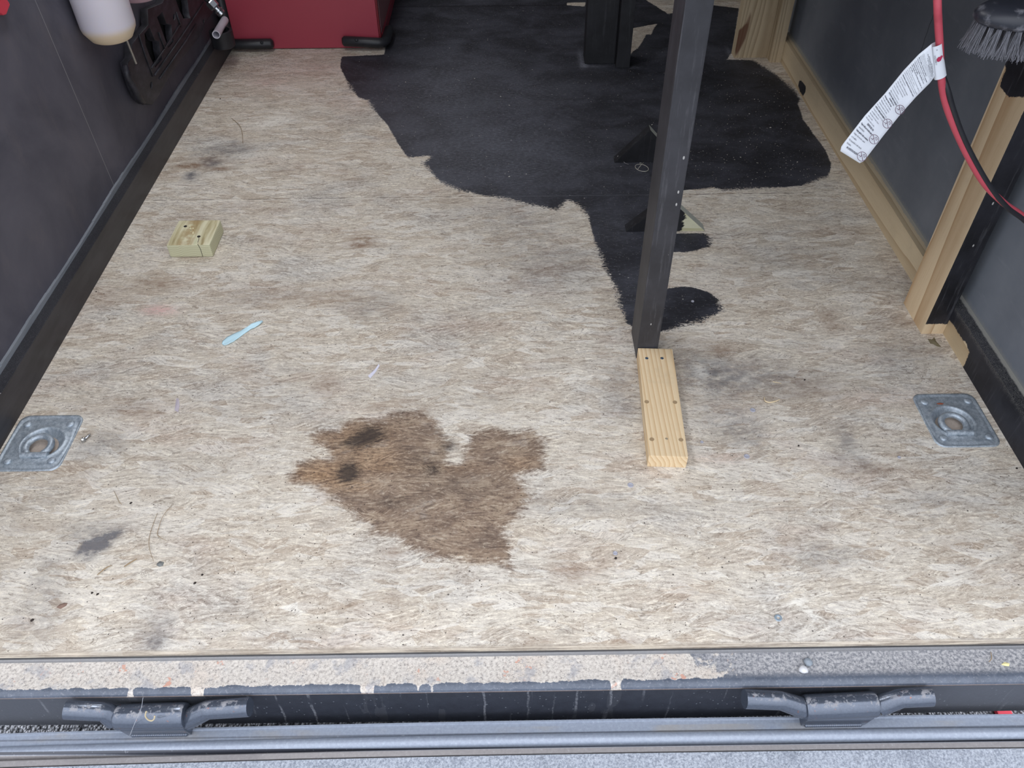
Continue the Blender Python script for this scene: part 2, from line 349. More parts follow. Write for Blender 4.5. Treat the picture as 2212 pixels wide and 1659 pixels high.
# ---------------------------------------------------------------- structure: the trailer shell
XL, XR, RL, RR, YF, YB, ZC = -1.236, 1.214, -1.198, 1.176, .745, 6.2, 2.1
def px_poly(pts): return [tuple(fl(*p)[:2]) for p in pts]
PAINT = px_poly([(832,106),(830,118),(739.5,122),(738,122),(735,146),(747,170),(760,193),(774,210),(794,217),(808,237),(838,271),(855,302),(880,340),(933,336),(914,353),(926,366),(947,390),(967,400),(997,412),(1042,422),(1086,427),(1126,437),(1204,454),(1225,431),(1248,441),(1269,465),(1279,500),(1290,535),(1300,560),(1305,574),(1322,607),(1334,631),(1336,655),(1347,677),(1353,697),(1366,706),(1427,718),(1454,711),(1478,701),(1512,696),(1531,684),(1555,675),(1559,668),(1551,646),(1531,631),(1510,624),(1490,620),(1469,619),(1445,623),(1428,626),(1430,546),(1454,545),(1483,545),(1510,539),(1533,533),(1535,516),(1527,506),(1507,504),(1469,504),(1440,503),(1446,420),(1478,411),(1517,408),(1539,405),(1563,411),(1625,407),(1700,404),(1732,401),(1768,388),(1789,380),(1796,355),(1784,325),(1762,296),(1735,258),(1724,225),(1728,215),(1716,195),(1696,177),(1671,157),(1646,142),(1628,130),(1587,129),(1570,129),(1583,110),(1596,18),(1539,11),(1470,26),(1443,30),(1397,1),(1380,-20),(1300,-300),(700,-300),(815,-20),(828,60)])
HOLE1 = px_poly([(1367,61),(1420,51),(1410,66),(1406,75),(1396,74),(1388,90),(1378,103),(1365,113),(1355,124),(1345,100),(1345,66)])
HOLE2 = px_poly([(1225,6),(1265,5),(1263,14),(1225,11)])
STAIN = px_poly([(664,939),(700,930),(734,932),(740,913),(784,904),(810,912),(829,910),(854,888),(914,888),(942,910),(958,939),(977,961),(961,977),(975,1000),(990,1004),(1010,990),(1003,977),(1018,939),(1056,926),(1100,934),(1151,929),(1183,954),(1170,992),(1177,1011),(1113,1027),(1132,1053),(1139,1097),(1113,1122),(1085,1151),(1107,1185),(1101,1230),(1056,1217),(984,1211),(898,1192),(851,1157),(787,1160),(803,1135),(772,1119),(735,1085),(700,1060),(626,1037),(639,1002),(690,990),(715,992),(708,967),(680,960)])
ROUGHP = [(745,190,30),(800,225,35),(915,360,45),(980,405,50),(1100,432,60),(1180,448,50),(1250,450,40),(1300,560,60),(1340,640,60),(1500,700,60),(1560,660,30),(1535,520,25),(1600,412,70),(1700,180,60),(1660,150,50),(1770,390,30)]
BL = dict(grey_smudge=[(200,1185,34,22,1.1,.7),(225,1165,46,18,.9,.7),(185,1150,60,30,.45,0),(340,1355,38,38,.4,0),(330,1395,28,16,.5,0),(75,1345,70,60,.35,0),(100,1270,40,40,.3,0),(225,960,60,28,.5,0),(470,325,60,26,.5,0),(455,352,24,12,.7,0),(411,380,14,12,1.1,0),(520,330,30,14,.35,0),(1340,830,50,80,.35,0),(1500,800,90,50,.45,0),(1640,820,150,40,.5,-.1),(1560,900,60,60,.35,0),(1830,955,26,36,.55,0),(1850,1000,60,20,.35,-.3),(1790,1200,80,26,.4,0),(1620,940,50,50,.35,0),(968,962,16,12,.9,0),(960,860,140,60,.15,0),(1150,560,150,60,.30,0),(1100,480,160,40,.25,0),(800,660,70,36,.35,0),(1010,430,150,20,.15,0),(560,860,140,60,.2,0),(1240,1090,120,30,.3,0),(1900,610,140,20,.25,0),(1700,560,160,40,.2,0),(1950,760,80,30,.3,0),(430,1010,120,40,.2,0),(880,1270,150,40,.15,0),(1470,1100,150,20,.2,0),(100,1230,30,30,.3,0),(650,1380,120,20,.2,0),(1050,1020,18,12,.9,0),(470,1350,60,50,.15,0),(2000,1080,70,30,.25,0),(1020,350,20,12,0,0)],
 brown_smudge=[(782,520,34,12,.7,0),(770,532,30,8,.5,0),(340,615,60,16,.6,0),(560,640,100,26,.3,0),(410,358,34,5,1.1,0),(470,365,36,5,.8,0),(450,345,70,8,.4,0),(1230,1240,40,22,.5,0),(845,1195,30,14,.5,0),(765,1315,34,14,.5,0),(840,1300,28,14,.4,0),(700,830,34,22,.5,0),(870,880,80,16,.3,0),(1180,580,60,14,.3,0),(240,640,80,20,.35,0),(760,380,60,20,.15,0),(1500,740,70,20,.3,0),(1790,690,20,30,.5,0),(1730,840,100,30,.35,0),(1350,1385,40,10,.5,0),(1150,1385,40,10,.5,0),(60,1140,70,12,.3,0),(1560,760,30,12,.5,0),(720,640,100,22,.3,0),(1960,700,60,20,.3,0),(2080,1180,60,20,.3,0),(1880,1010,120,18,.3,0),(900,1090,300,200,.0,0),(280,880,120,22,.35,0),(150,1020,80,14,.3,0)],
 pale_strand=[(585,264,60,10,1.0,.4),(450,312,50,6,.7,.5),(545,335,60,9,.6,.1),(1720,1300,34,6,1.0,.3),(1750,1322,30,6,1.0,-.8),(2170,1135,50,10,.8,-.15),(1640,1000,40,7,.6,0),(1895,990,50,7,.7,-.4),(1530,600,60,10,.6,0),(1850,480,60,8,.5,-.1),(1512,800,18,18,.7,0),(660,1310,60,9,.5,.1),(1700,590,50,8,.6,.2),(1600,480,50,8,.5,.1),(2050,1250,60,8,.6,.3),(1150,1200,80,9,.4,.2)],
 pink_smudge=[(345,670,40,11,1.0,-.1),(640,170,150,40,.22,0),(760,220,60,22,.22,0),(575,178,34,8,.35,0),(700,150,120,16,.2,0),(1560,990,70,12,.25,0),(1900,860,90,20,.2,0)],
 amber_smudge=[(700,1022,70,26,1.0,0),(775,950,80,40,.8,0),(820,1000,60,26,.6,0),(760,1050,50,14,.7,0),(960,1010,120,12,.3,0),(1120,1000,40,16,.5,0)],
 dark_spot=[(800,938,36,20,1.1,0),(765,957,34,13,.9,0),(752,1021,23,22,1.3,0),(935,1015,20,14,.6,0),(968,965,18,10,.6,0),(905,1000,60,26,.25,0),(1000,1050,80,26,.2,0),(860,1085,60,12,.25,0)],
 paint_dust_haze=[(820,265,20,10,.0,0),(1255,128,6,18,1.0,0),(1262,141,8,5,1.0,0),(1290,143,36,3,.8,0),(1370,146,12,3,.8,0),(1576,115,5,14,.9,0),(1000,250,220,110,.42,0),(1130,350,200,80,.45,0),(950,160,120,60,.25,0),(1060,140,60,14,.3,0),(1170,200,100,40,.2,0),(1230,560,60,60,.25,0),(1370,640,60,60,.25,0),(1320,490,60,50,.25,0)])  # dust lines at the post bases; broad blobs paint pale light haze
PANS = [(-1.105, 1.283), (1.073, 1.316)]
def make_floor():
    xs = np.linspace(XL, XR, 300); ys = np.concatenate([[.745, .752], np.linspace(.76, 4.3, 440), np.linspace(4.35, YB, 20)])
    X, Y = np.meshgrid(xs, ys); n, m_ = X.shape; V = np.stack([X.ravel(), Y.ravel(), np.zeros(X.size)], 1)
    V[:m_, 2] = -.0035
    idx = np.arange(n*m_).reshape(n, m_); Q = np.stack([idx[:-1, :-1], idx[:-1, 1:], idx[1:, 1:], idx[1:, :-1]], -1).reshape(-1, 4)
    cen = V[Q].mean(1); keep = np.ones(len(Q), bool)
    for cx_, cy_ in PANS: keep &= np.hypot(cen[:, 0]-cx_, cen[:, 1]-cy_) > .0525
    Q = Q[keep]; k = len(V)
    Vb = V[:m_].copy(); Vb[:, 2] = -.019; Vb[:, 1] = .7455; Vc = np.array([[XL, YB, -.019], [XR, YB, -.019]])
    F = [tuple(q) for q in Q] + [(k+i, k+i+1, i+1, i) for i in range(m_-1)] + [tuple([k, k+m_]+[k+m_+1, k+m_-1])[::1]]
    V = np.vstack([V, Vb, Vc]); me = bpy.data.meshes.new('floor'); me.from_pydata(V.tolist(), [], F); me.update()
    o = bpy.data.objects.new('floor', me); COL.objects.link(o); me.materials.append(MAT_OSB); o['kind'] = 'structure'
    P2 = V[:, :2]; sd = poly_sdf(P2, PAINT)
    for h in (HOLE1, HOLE2): sd = np.maximum(sd, -poly_sdf(P2, h))
    set_attr(me, 'paint_distance', sd); set_attr(me, 'stain_distance', poly_sdf(P2, STAIN))
    rg_ = np.full(len(V), .16)
    for px_, py_, r in ROUGHP:
        c_ = fl(px_, py_); s_ = np.linalg.norm(fl(px_+r, py_)-c_); rg_ = np.maximum(rg_, 1.0*np.exp(-((P2-c_[:2])**2).sum(1)/(s_*1.2)**2))
    set_attr(me, 'edge_roughness', rg_)
    for nm, bl in BL.items():
        a = np.zeros(len(V))
        for px_, py_, rx, ry, st, an in bl:
            c_ = fl(px_, py_)[:2]; ex = abs(fl(px_+rx, py_)[0]-c_[0]); ey = abs(fl(px_, py_-ry)[1]-fl(px_, py_+ry)[1])/2
            d = P2-c_; ca, sa = math.cos(-an), math.sin(-an); u = d[:, 0]*ca-d[:, 1]*sa; v = d[:, 0]*sa+d[:, 1]*ca
            a += st*np.exp(-((u/ex)**2+(v/ey)**2)**1.3)
        set_attr(me, nm, a)
make_floor()

def mat_wall_left():
    g = G('charcoal_wall_panel', .62, 0, .35); P = g.P; n = g.noise(P, 3.5, 5, .6, .5); n2 = g.noise(g.sc(P, (1, 1, .5)), 14, 5, .65)
    c = g.mix(g.step(n, .3, .7), S(72, 71, 81), S(94, 92, 101)); c = g.mix(g.mul(g.step(n2, .5, .75), .3), c, S(108, 101, 104))
    _, y, z = g.sep(P); ln = g.sub(y, g.sub(2.281, g.mul(z, .046)))
    c = g.mix(g.mul(g.step(g.math('ABSOLUTE', ln), .0016, .0006), .85), c, S(150, 150, 150))
    ln2 = g.sub(y, g.sub(2.93, g.mul(z, .02))); c = g.mix(g.mul(g.step(g.math('ABSOLUTE', ln2), .0022, .0006), .5), c, S(20, 20, 24))
    return g.out(c)
def mat_wall_right():
    g = G('blue_grey_wall_panel', .6, 0, .4); P = g.P; n = g.noise(P, 3, 5, .6); n2 = g.noise(g.sc(P, (1, .3, 1.5)), 18, 5, .7)
    c = g.mix(g.step(n, .3, .7), S(110, 115, 124), S(131, 136, 144)); c = g.mix(g.mul(g.step(n2, .55, .75), .35), c, S(146, 151, 160))
    _, y, z = g.sep(P); wob = g.mul(g.noise(g.sc(P, (0, 0, 14)), 1, 3, .6), .03)
    cr = g.mul(g.step(g.math('ABSOLUTE', g.sub(g.add(y, wob), 2.36)), .0022, .0006), g.step(z, .33, .40))
    c = g.mix(g.mul(cr, .8), c, S(16, 18, 22))
    dz = g.mul(g.step(g.add(z, g.mul(g.noise(P, 90, 3, .7), .02)), .116, .098), .55); c = g.mix(dz, c, S(150, 148, 140))
    d, cc = g.vor(P, 45); r, _, _ = g.sep(cc); c = g.mix(g.mul(g.step(d, .08, .05), g.math('GREATER_THAN', r, .975)), c, S(170, 175, 180))
    g.bump(n2, .1, .002); return g.out(c)
def slab(name, m, *b):
    return tag(MB().box(*b).build(name, m), kind='structure')
slab('wall_left', mat_wall_left(), XL-.05, XL, .69, YB, -.02, ZC)
slab('wall_right', mat_wall_right(), XR, XR+.05, .69, YB, -.02, ZC)
MAT_SHELL = plain('dark_panel', S(96, 98, 104), .7)
slab('wall_front', MAT_SHELL, XL-.05, XR+.05, YB, YB+.05, -.02, ZC)
slab('ceiling', plain('white_ceiling_panel', S(205, 205, 205), .7), XL-.05, XR+.05, .69, YB+.05, ZC, ZC+.04)

# baseboards (2x4 lumber along both walls)
def mat_rail_left():
    g = G('black_baseboard', .45, 0, .5); P = g.P; n = g.noise(g.sc(P, (1, .2, 1)), 30, 5, .65); nx, ny, nz = g.sep(g.normal())
    c = g.mix(g.step(n, .3, .7), S(40, 38, 42), S(56, 54, 58)); top = g.step(nz, .4, .8)
    d, cc = g.vor(P, 800); r, _, _ = g.sep(cc); sp = g.mul(g.step(d, .45, .3), g.math('GREATER_THAN', r, .55))
    c = g.mix(g.mul(top, .5), c, S(34, 35, 40)); c = g.mix(g.mul(g.mul(top, sp), .45), c, S(130, 132, 136))
    d, cc = g.vor(P, 40); r, _, _ = g.sep(cc); c = g.mix(g.mul(g.mul(g.step(d, .10, .06), g.math('GREATER_THAN', r, .93)), .7), c, S(170, 165, 160))
    return g.out(c)
tag(MB().box(XL, RL, .76, YB, 0, .0905).build('baseboard_left', mat_rail_left(), bevel=.002), kind='structure')
g = G('grey_sealant', .6); n = g.noise(g.sc(g.P, (1, .15, 1)), 60, 4, .6)
MAT_SEAL = g.out(g.mix(n, S(100, 105, 112), S(150, 154, 160)))
mb = MB()
ys = np.linspace(.76, 3.55, 90)
for k in range(len(ys)-1):
    r0 = .0052+.0016*math.sin(ys[k]*9)+.001*random.random()
    mb.box(XL, XL+.0075, ys[k], ys[k+1], .0905, .0905+2*r0)
tag(mb.build('trim_1', MAT_SEAL), kind='structure')
KN = [tuple(pl(x, y, 0, RR)[1:]) for x, y in [(1727,172),(1733,175),(1741,186),(1740,200),(1735,209),(1728,200),(1724,185)]]
RAWP = [tuple(pl(x, y, 0, RR)[1:]) for x, y in [(2020,690),(2036,680),(2054,694),(2062,705),(2069,719),(2080,735),(2088,742),(2094.5,760),(2088,775),(2082,792),(2070,800),(1900,620)]]
def rail_right():
    mb = grid_box(RR, XR, .76, YB, 0, .0905, .007); o = mb.build('baseboard_right', None); me = o.data
    co = np.zeros(len(me.vertices)*3); me.vertices.foreach_get('co', co); co = co.reshape(-1, 3)
    raw = np.minimum(poly_sdf(co[:, 1:], RAWP), 1.70-co[:, 1]); sd = -raw     # negative = black paint
    sd = np.minimum(sd, poly_sdf(co[:, 1:], KN)+.002)
    sd[(co[:, 2] > .0904) & (co[:, 1] < 1.70)] = -.05
    set_attr(me, 'paint_distance', sd); o['kind'] = 'structure'
    g, c, m_ = mat_painted('baseboard_part_black', 'paint_distance', None, 'y', 26, S(212, 194, 162), S(172, 146, 112), S(34, 34, 39), S(52, 52, 58))
    nx, ny, nz = g.sep(g.normal()); x, y, z = g.sep(g.P)
    d, cc = g.vor(g.P, 800); r, _, _ = g.sep(cc); n = g.noise(g.P, 40, 4, .7)
    dust = g.mul(g.step(g.add(g.mul(z, 1.0), g.mul(n, .03)), .088, .108), g.mul(g.step(d, .5, .3), g.math('GREATER_THAN', r, .35)))
    c = g.mix(g.mul(g.mul(dust, g.step(y, 1.75, 1.65)), .55), c, S(170, 168, 162))
    ed = g.mul(g.step(nz, .4, .8), g.step(g.add(x, g.mul(n, .012)), XR-.008, XR-.002)); c = g.mix(g.mul(ed, .8), c, S(168, 166, 158))
    me.materials.append(g.out(c, .55))
rail_right()

# ---------------------------------------------------------------- rear sill, ramp, ground
def profile_bar(mb, prof, x0, x1, n=24, bow=None):
    xs = [x0+(x1-x0)*i/n for i in range(n+1)]; k = len(prof)
    vs = [(x, y+(bow(x) if bow else 0), z) for x in xs for y, z in prof]; fs = []
    for i in range(n):
        for j in range(k): j2 = (j+1) % k; fs.append((i*k+j, i*k+j2, (i+1)*k+j2, (i+1)*k+j))
    fs += [tuple(range(k))[::-1], tuple(n*k+j for j in range(k))]
    return mb.add(vs, fs)
def mat_sill():
    g = G('dusty_steel_sill', .6, 0, .5); P = g.P; x, y, z = g.sep(P)
    n = g.noise(P, 11, 6, .65, .3); nf = g.noise(P, 170, 4, .75); nm = g.noise(P, 45, 5, .7)
    steel = g.mix(nm, S(62, 68, 80), S(104, 112, 126)); steel = g.mix(g.mul(g.step(nf, .52, .7), .4), steel, S(150, 152, 158))
    dust = g.mix(g.step(nf, .36, .62), S(178, 170, 162), S(214, 207, 198)); dust = g.mix(g.mul(g.step(n, .5, .65), .4), dust, S(212, 196, 180)); dust = g.mix(g.mul(g.step(g.noise(P, 20, 5, .7), .52, .64), .55), dust, S(150, 152, 160))
    dust = g.mix(g.mul(g.step(nf, .42, .35), .7), dust, S(110, 106, 106)); ck = g.noise(g.sc(P, (1, 1.4, 1)), 60, 3, .6, 1.5); dust = g.mix(g.mul(g.step(g.math('ABSOLUTE', g.sub(ck, .5)), .012, .004), g.mul(g.step(n, .42, .55), .7)), dust, S(92, 88, 90))
    dust = g.mix(g.mul(g.step(g.noise(P, 30, 3, .7), .62, .66), g.step(n, .45, .55)), dust, S(200, 156, 138))
    # dusty plaster-like coat on the left two thirds, bare grey steel on the right
    cov = g.add(g.add(g.mul(g.sub(n, .5), 1.1), g.mul(g.sub(nm, .5), .7)), g.sub(.60, g.mul(g.step(x, .12, .55), .62)))
    cov = g.sub(cov, g.mul(g.step(g.add(y, g.mul(g.sub(nm, .5), .012)), .688, .676), .80))
    cov = g.add(cov, g.mul(g.mul(g.step(y, .690, .676), g.step(g.noise(g.sc(P, (6, 1, 1)), 1, 4, .7), .56, .62)), .7))
    m_ = g.step(cov, .20, .26)
    grey = g.mix(g.step(nf, .35, .65), S(112, 114, 120), S(186, 184, 184)); steel2 = g.mix(g.mul(g.step(x, .1, .5), g.step(y, .683, .70)), steel, g.mix(g.step(nm, .1, .42), steel, grey))
    c = g.mix(m_, steel2, dust)
    strip = g.step(y, .7335, .7355); c = g.mix(g.mul(strip, .9), c, g.mix(g.noise(g.sc(P, (.4, 30, 1)), 12, 4, .6), S(112, 114, 118), S(160, 160, 162)))
    c = g.mix(g.mul(g.step(y, .7428, .744), .7), c, S(50, 46, 44))
    # vertical face: near-black with pale drip runs
    face = g.step(z, -.012, -.016); fb = g.mix(nm, S(36, 38, 46), S(62, 66, 76)); fb = g.mix(g.mul(g.add(g.step(x, .55, .9), g.step(x, -.45, -.8)), .55), fb, S(112, 115, 122))
    xw = g.add(x, g.mul(g.sub(g.noise(P, 22, 3, .6), .5), .012))
    dn = g.noise(g.comb(g.mul(xw, 46), 0, g.mul(z, 1.2)), 1.0, 2, .5); dripn = g.step(dn, .60, .65)
    run = g.mul(dripn, g.mul(g.step(nf, .3, .6), g.step(g.noise(g.comb(g.mul(x, 5), 0, g.mul(z, 14)), 1, 2, .5), .35, .55)))
    fb = g.mix(g.mul(run, .6), fb, S(150, 152, 158))
    lip = g.step(g.add(z, g.mul(g.sub(nm, .5), .006)), -.021, -.018); fb = g.mix(g.mul(lip, g.mul(.75, 1.0)), fb, g.mix(n, S(120, 116, 110), S(170, 128, 90)))
    d, cc = g.vor(P, 170); r, _, _ = g.sep(cc); fb = g.mix(g.mul(g.mul(g.step(d, .3, .2), g.math('GREATER_THAN', r, .93)), .6), fb, S(140, 145, 152))
    c = g.mix(face, c, fb); g.bump(g.add(g.mul(m_, .6), nf), .35, .002)
    return g.out(c, g.add(.45, g.mul(m_, .35)))
prof = [(.7445, -.006), (.7438, -.0100), (.7425, -.0078), (.7360, -.0078), (.7352, -.006), (.688, -.006), (.683, -.0045), (.676, -.0055), (.671, -.009), (.669, -.015), (.6712, -.0185), (.6705, -.132), (.80, -.132), (.80, -.019), (.7445, -.019)]
mb = MB(); profile_bar(mb, prof, -1.34, 1.34, 16); mb.v = [(x, y, z-.0105*max(0, 1-(x/1.0)**2) if z < -.1 else z) for x, y, z in mb.v]; o = mb.build('trim_2', mat_sill(), auto=35); tag(o, kind='structure')

def bow(x): return .0015-.0115*((x-.25)/1.25)**2*(1 if x < .25 else .45)
def mat_ramp_frame():
    g = G('ramp_steel_frame', .36, .1, .6); P = g.P; x, y, z = g.sep(P); y = g.add(y, .60); nf = g.noise(P, 160, 4, .7); n = g.noise(g.sc(P, (.5, 1, 1)), 12, 5, .6)
    c = g.mix(nf, S(118, 126, 140), S(164, 172, 186)); dirt = g.mix(n, S(150, 147, 142), S(160, 150, 134))
    band = g.mul(g.step(g.sub(y, 0), .642, .640), g.step(y, .622, .628)); c = g.mix(g.mul(band, g.mul(g.step(n, .46, .68), .5)), c, dirt); c = g.mix(g.mul(g.step(g.math('ABSOLUTE', g.sub(y, .6288)), .0022, .0008), .5), c, S(58, 60, 68)); c = g.mix(g.mul(g.step(y, .6065, .6055), g.step(y, .6005, .6015)), c, S(60, 62, 70))
    lowb = g.step(y, .6015, .5995); c = g.mix(g.mul(lowb, .85), c, g.mix(nf, S(120, 114, 112), S(160, 153, 148)))
    c = g.mix(g.mul(g.step(nf, .62, .72), .5), c, S(176, 180, 188)); g.bump(nf, .2, .001)
    return g.out(c)
def mat_deck():
    g = G('grey_painted_ramp_deck', .6, 0, .4); P = g.P; nf = g.noise(P, 230, 5, .75); n = g.noise(P, 16, 5, .65); v = g.noise(g.sc(P, (1, 1.4, 1)), 42, 4, .7, 1.5)
    c = g.mix(g.step(nf, .3, .7), S(116, 122, 133), S(182, 187, 196)); c = g.mix(g.mul(g.step(n, .55, .72), .45), c, S(96, 102, 114))
    cr = g.step(g.math('ABSOLUTE', g.sub(v, .5)), .007, .002); c = g.mix(g.mul(cr, g.mul(g.step(n, .4, .6), .6)), c, S(60, 62, 70))
    g.bump(g.add(nf, g.mul(cr, -1)), .6, .003); return g.out(c)
ramp = thing('loading_ramp', (0, .60, -.16), 'lowered grey rear loading ramp with ribbed steel top edge, below the dusty sill', 'ramp')
arc = [(.617+.0105*math.cos(a), -.1065+.0085*math.sin(a)) for a in [math.pi*k/8 for k in range(9)]]
prof = [(.652, -.165), (.652, -.1035), (.6505, -.1005), (.6475, -.1005), (.646, -.1035), (.630, -.1035)] + arc + [(.6045, -.112), (.6025, -.1125), (.6015, -.1045), (.5995, -.103), (.590, -.103), (.588, -.165)]
mb = MB(); profile_bar(mb, prof, -1.19, 1.19, 40, bow); mb.build('frame', mat_ramp_frame(), ramp, auto=30)
mb = MB(); prof = [(.5875, -.1035), (-1.15, -.495), (-1.15, -.52), (.5875, -.13)]; profile_bar(mb, prof, -1.19, 1.19, 40, bow); mb.build('deck', mat_deck(), ramp)
def mat_gravel():
    g = G('grey_gravel', .85, 0, .3); P = g.P; d, c = g.vor(P, 130); r, _, _ = g.sep(c); n = g.noise(P, 260, 3, .6)
    col = g.ramp(r, [(0, S(150, 152, 158)), (.5, S(186, 188, 194)), (1, S(214, 215, 220))]); col = g.mix(g.step(d, .45, .8), col, S(80, 82, 88))
    g.bump(g.add(g.inv(d), g.mul(n, .2)), 1.0, .02); return g.out(col)
tag(MB().add([(-8, -6, -.53), (8, -6, -.53), (8, 10, -.53), (-8, 10, -.53)], [(0, 1, 2, 3)]).build('ground', mat_gravel()), kind='structure')

def mat_black_steel(name='black_painted_steel', worn=.5):
    g = G(name, .2, .5, .8); P = g.P; n = g.noise(P, 60, 5, .7); nf = g.noise(P, 260, 3, .7); nx, ny, nz = g.sep(g.normal())
    c = g.mix(nf, S(72, 78, 90), S(104, 112, 126)); topd = g.mul(g.step(nz, .80, .99), g.step(n, .50, .60))
    c = g.mix(g.mul(topd, worn), c, S(176, 172, 172)); c = g.mix(g.mul(g.step(g.noise(P, 85, 4, .7), .66, .70), .8), c, S(150, 96, 78))
    g.bump(nf, .08, .001); return g.out(c, g.add(.2, g.mul(topd, .5)), g.sub(.5, g.mul(topd, .5)))
MAT_STEEL = mat_black_steel()
def hinge(a1, bar, a2, lab):
    p = [pl(x, y, 1, .6478) for x, y in a1]; q = [pl(x, y, 1, .6455) for x, y in bar]; r = [pl(x, y, 1, .6478) for x, y in a2]
    p[-1][1] = r[0][1] = .6455
    mid = (q[0]+q[1])/2; h = thing('ramp_hinge', (mid[0], .6455, mid[2]-.028), lab, 'hinge', 'steel hinges between the sill and the ramp')
    def cap(pts, radii): return MB().tube(pts, radii, 20)
    def dense(pts, r0, r1):
        P_ = [Vector(v) for v in pts]; o_ = []
        P_.insert(1, P_[0].lerp(P_[1], .93))
        for i, a in enumerate(P_): o_.append(a)
        n = len(o_); return o_, [r0 if k < n-1 else r1 for k in range(n)]
    a, rr = dense(p, .0172, .0195); cap(a, rr).build('sleeve', MAT_STEEL, h, auto=40)
    a, rr = dense(r[::-1], .0172, .0195); cap(a, rr).build('sleeve', MAT_STEEL, h, auto=40)
    mb = MB().tube([q[0], q[0]+(q[1]-q[0])*.03, q[0]+(q[1]-q[0])*.97, q[1]], [.0215, .0232, .0232, .0215], 32); mb.build('barrel', MAT_STEEL, h, auto=40)
    x0, x1 = q[0][0]+.004, q[1][0]-.004; zc_ = mid[2]
    mb = MB().prism([(x0, .6455-.0200, zc_-.006), (x0, .6455-.0185, zc_-.020), (x0, .6345, -.1030), (x0, .6455+.0035, -.1030), (x0, .6455+.010, zc_-.012)], (x1-x0, 0, 0)); mb.build('weld_flange', MAT_STEEL, h, bevel=.002)
    mb = MB()
    for k in range(26):
        u = k/25; c_ = Vector((x0+.01+(x1-x0-.02)*u, 0.6345, -.1005)); mb.lathe([(0, -.004), (.003, -.003), (.004, 0), (.003, .003), (0, .004)], c_, (1, .5, 0), 8)
    mb.build('weld_bead', MAT_STEEL, h, smooth=True)
    mp = plain('rusty_pin', S(122, 96, 90), .7)
    MB().tube([Vector(p[-1])-Vector((.004, 0, 0)), Vector(q[0])+Vector((.002, 0, 0))], .0095, 14).build('pin', mp, h, smooth=True)
    MB().tube([Vector(q[1])-Vector((.002, 0, 0)), Vector(r[0])+Vector((.004, 0, 0))], .0095, 14).build('pin', mp, h, smooth=True)
hinge([(143, 1533), (226, 1537), (249, 1549)], [(254, 1549), (402, 1545)], [(408, 1550), (450, 1533), (540, 1527)], 'black steel ramp hinge at the lower left, a dry seed curl on its barrel')
hinge([(1608, 1510), (1685, 1513), (1732, 1526)], [(1738, 1528), (1892, 1521)], [(1898, 1521), (1945, 1508), (2012, 1505)], 'black steel ramp hinge at the lower right, glossy barrel with a thick weld bead')

# ---------------------------------------------------------------- posts, blocks, gussets
def attr_obj(mb, name, m, parent, fn, loc=None):
    """build with per-vertex world coordinates handed to fn(co, me)"""
    o = mb.build(name, m, parent, loc=loc); me = o.data
    co = np.zeros(len(me.vertices)*3); me.vertices.foreach_get('co', co); co = co.reshape(-1, 3)
    nr = np.zeros(len(me.vertices)*3); me.vertices.foreach_get('normal', nr); nr = nr.reshape(-1, 3)
    off = np.array(parent.location) if parent is not None else np.array(o.location)
    fn(me, co+off, nr); return o
ZP = .97
mb = MB().box(.336, .390, 1.556, 1.661, 0, ZP); o = mb.build('wooden_post', MAT_POST, loc=(.363, 1.61, 0), bevel=.003)
tag(o, 'black painted wooden post standing in mid floor behind the bare pine board', 'post')
# right post against the wall: bare pine side face, black rear face
PB = [tuple(pl(x, y, 0, 1.117)[1:]) for x, y in [(2168,130),(2172,150),(2160,186),(2170,200),(2181,210),(2200,209),(2215,211),(2500,230),(2500,-500),(2200,-500)]]
def f_(me, co, nr):
    sd = np.full(len(co), .5); front = nr[:, 1] < -.5; side = nr[:, 0] < -.5
    sd[front] = (.034-co[front, 2]); sd[side] = np.minimum(poly_sdf(co[side][:, 1:], PB), co[side, 1]-1.6395+.001)
    sd[side & (co[:, 2] < .03)] = .3
    sd[nr[:, 0] > .5] = -.1; set_attr(me, 'paint_distance', sd)
o = attr_obj(grid_box(1.117, 1.1755, 1.64, 1.772, 0, ZP, .008), 'wooden_post', MAT_POSTR, None, f_, loc=(1.146, 1.70, 0))
tag(o, 'wooden post against the right wall, bare pine side and black painted rear face', 'post')
# back right post: two bare boards
rp_ = thing('wooden_post', (1.08, 3.45, 0), 'bare pine double post at the back near the right wall, with a reddish knot streak', 'post')
KR = [tuple(pl(x, y, 1, 3.448)[::2]) for x, y in [(1590,68),(1600,62),(1611,50),(1617,35),(1621,18),(1622,35),(1617,62),(1610,85),(1600,105),(1588,125),(1586,100),(1588,80)]]
def f2(me, co, nr): set_attr(me, 'knot_distance', np.where(nr[:, 1] < -.5, poly_sdf(co[:, ::2], KR), .5))
attr_obj(grid_box(.987, 1.128, 3.448, 3.50, 0, ZP, .009), 'board', MAT_RAWPOST, rp_, f2)
attr_obj(grid_box(1.1285, 1.1755, 3.396, 3.50, 0, ZP, .02), 'board', MAT_RAWPOST, rp_, lambda me, co, nr: set_attr(me, 'knot_distance', np.full(len(co), .5)))
bp = thing('wooden_post', (.43, 3.42, 0), 'black double wooden post at the back between the dark floor and the bare pine post', 'post')
MB().box(.343, .470, 3.402, 3.49, 0, ZP).build('board', MAT_POSTD, bp, bevel=.002)
MB().box(.4715, .528, 3.357, 3.49, 0, ZP).build('board', MAT_POSTD, bp, bevel=.002)
bench = thing('storage_deck', (.77, 2.5, ZP), 'black wooden deck carried by the posts along the right wall', 'shelf')
MB().box(.32, XR-.002, 1.545, 3.52, ZP+.09, ZP+.108).build('deck_board', MAT_POSTD, bench)
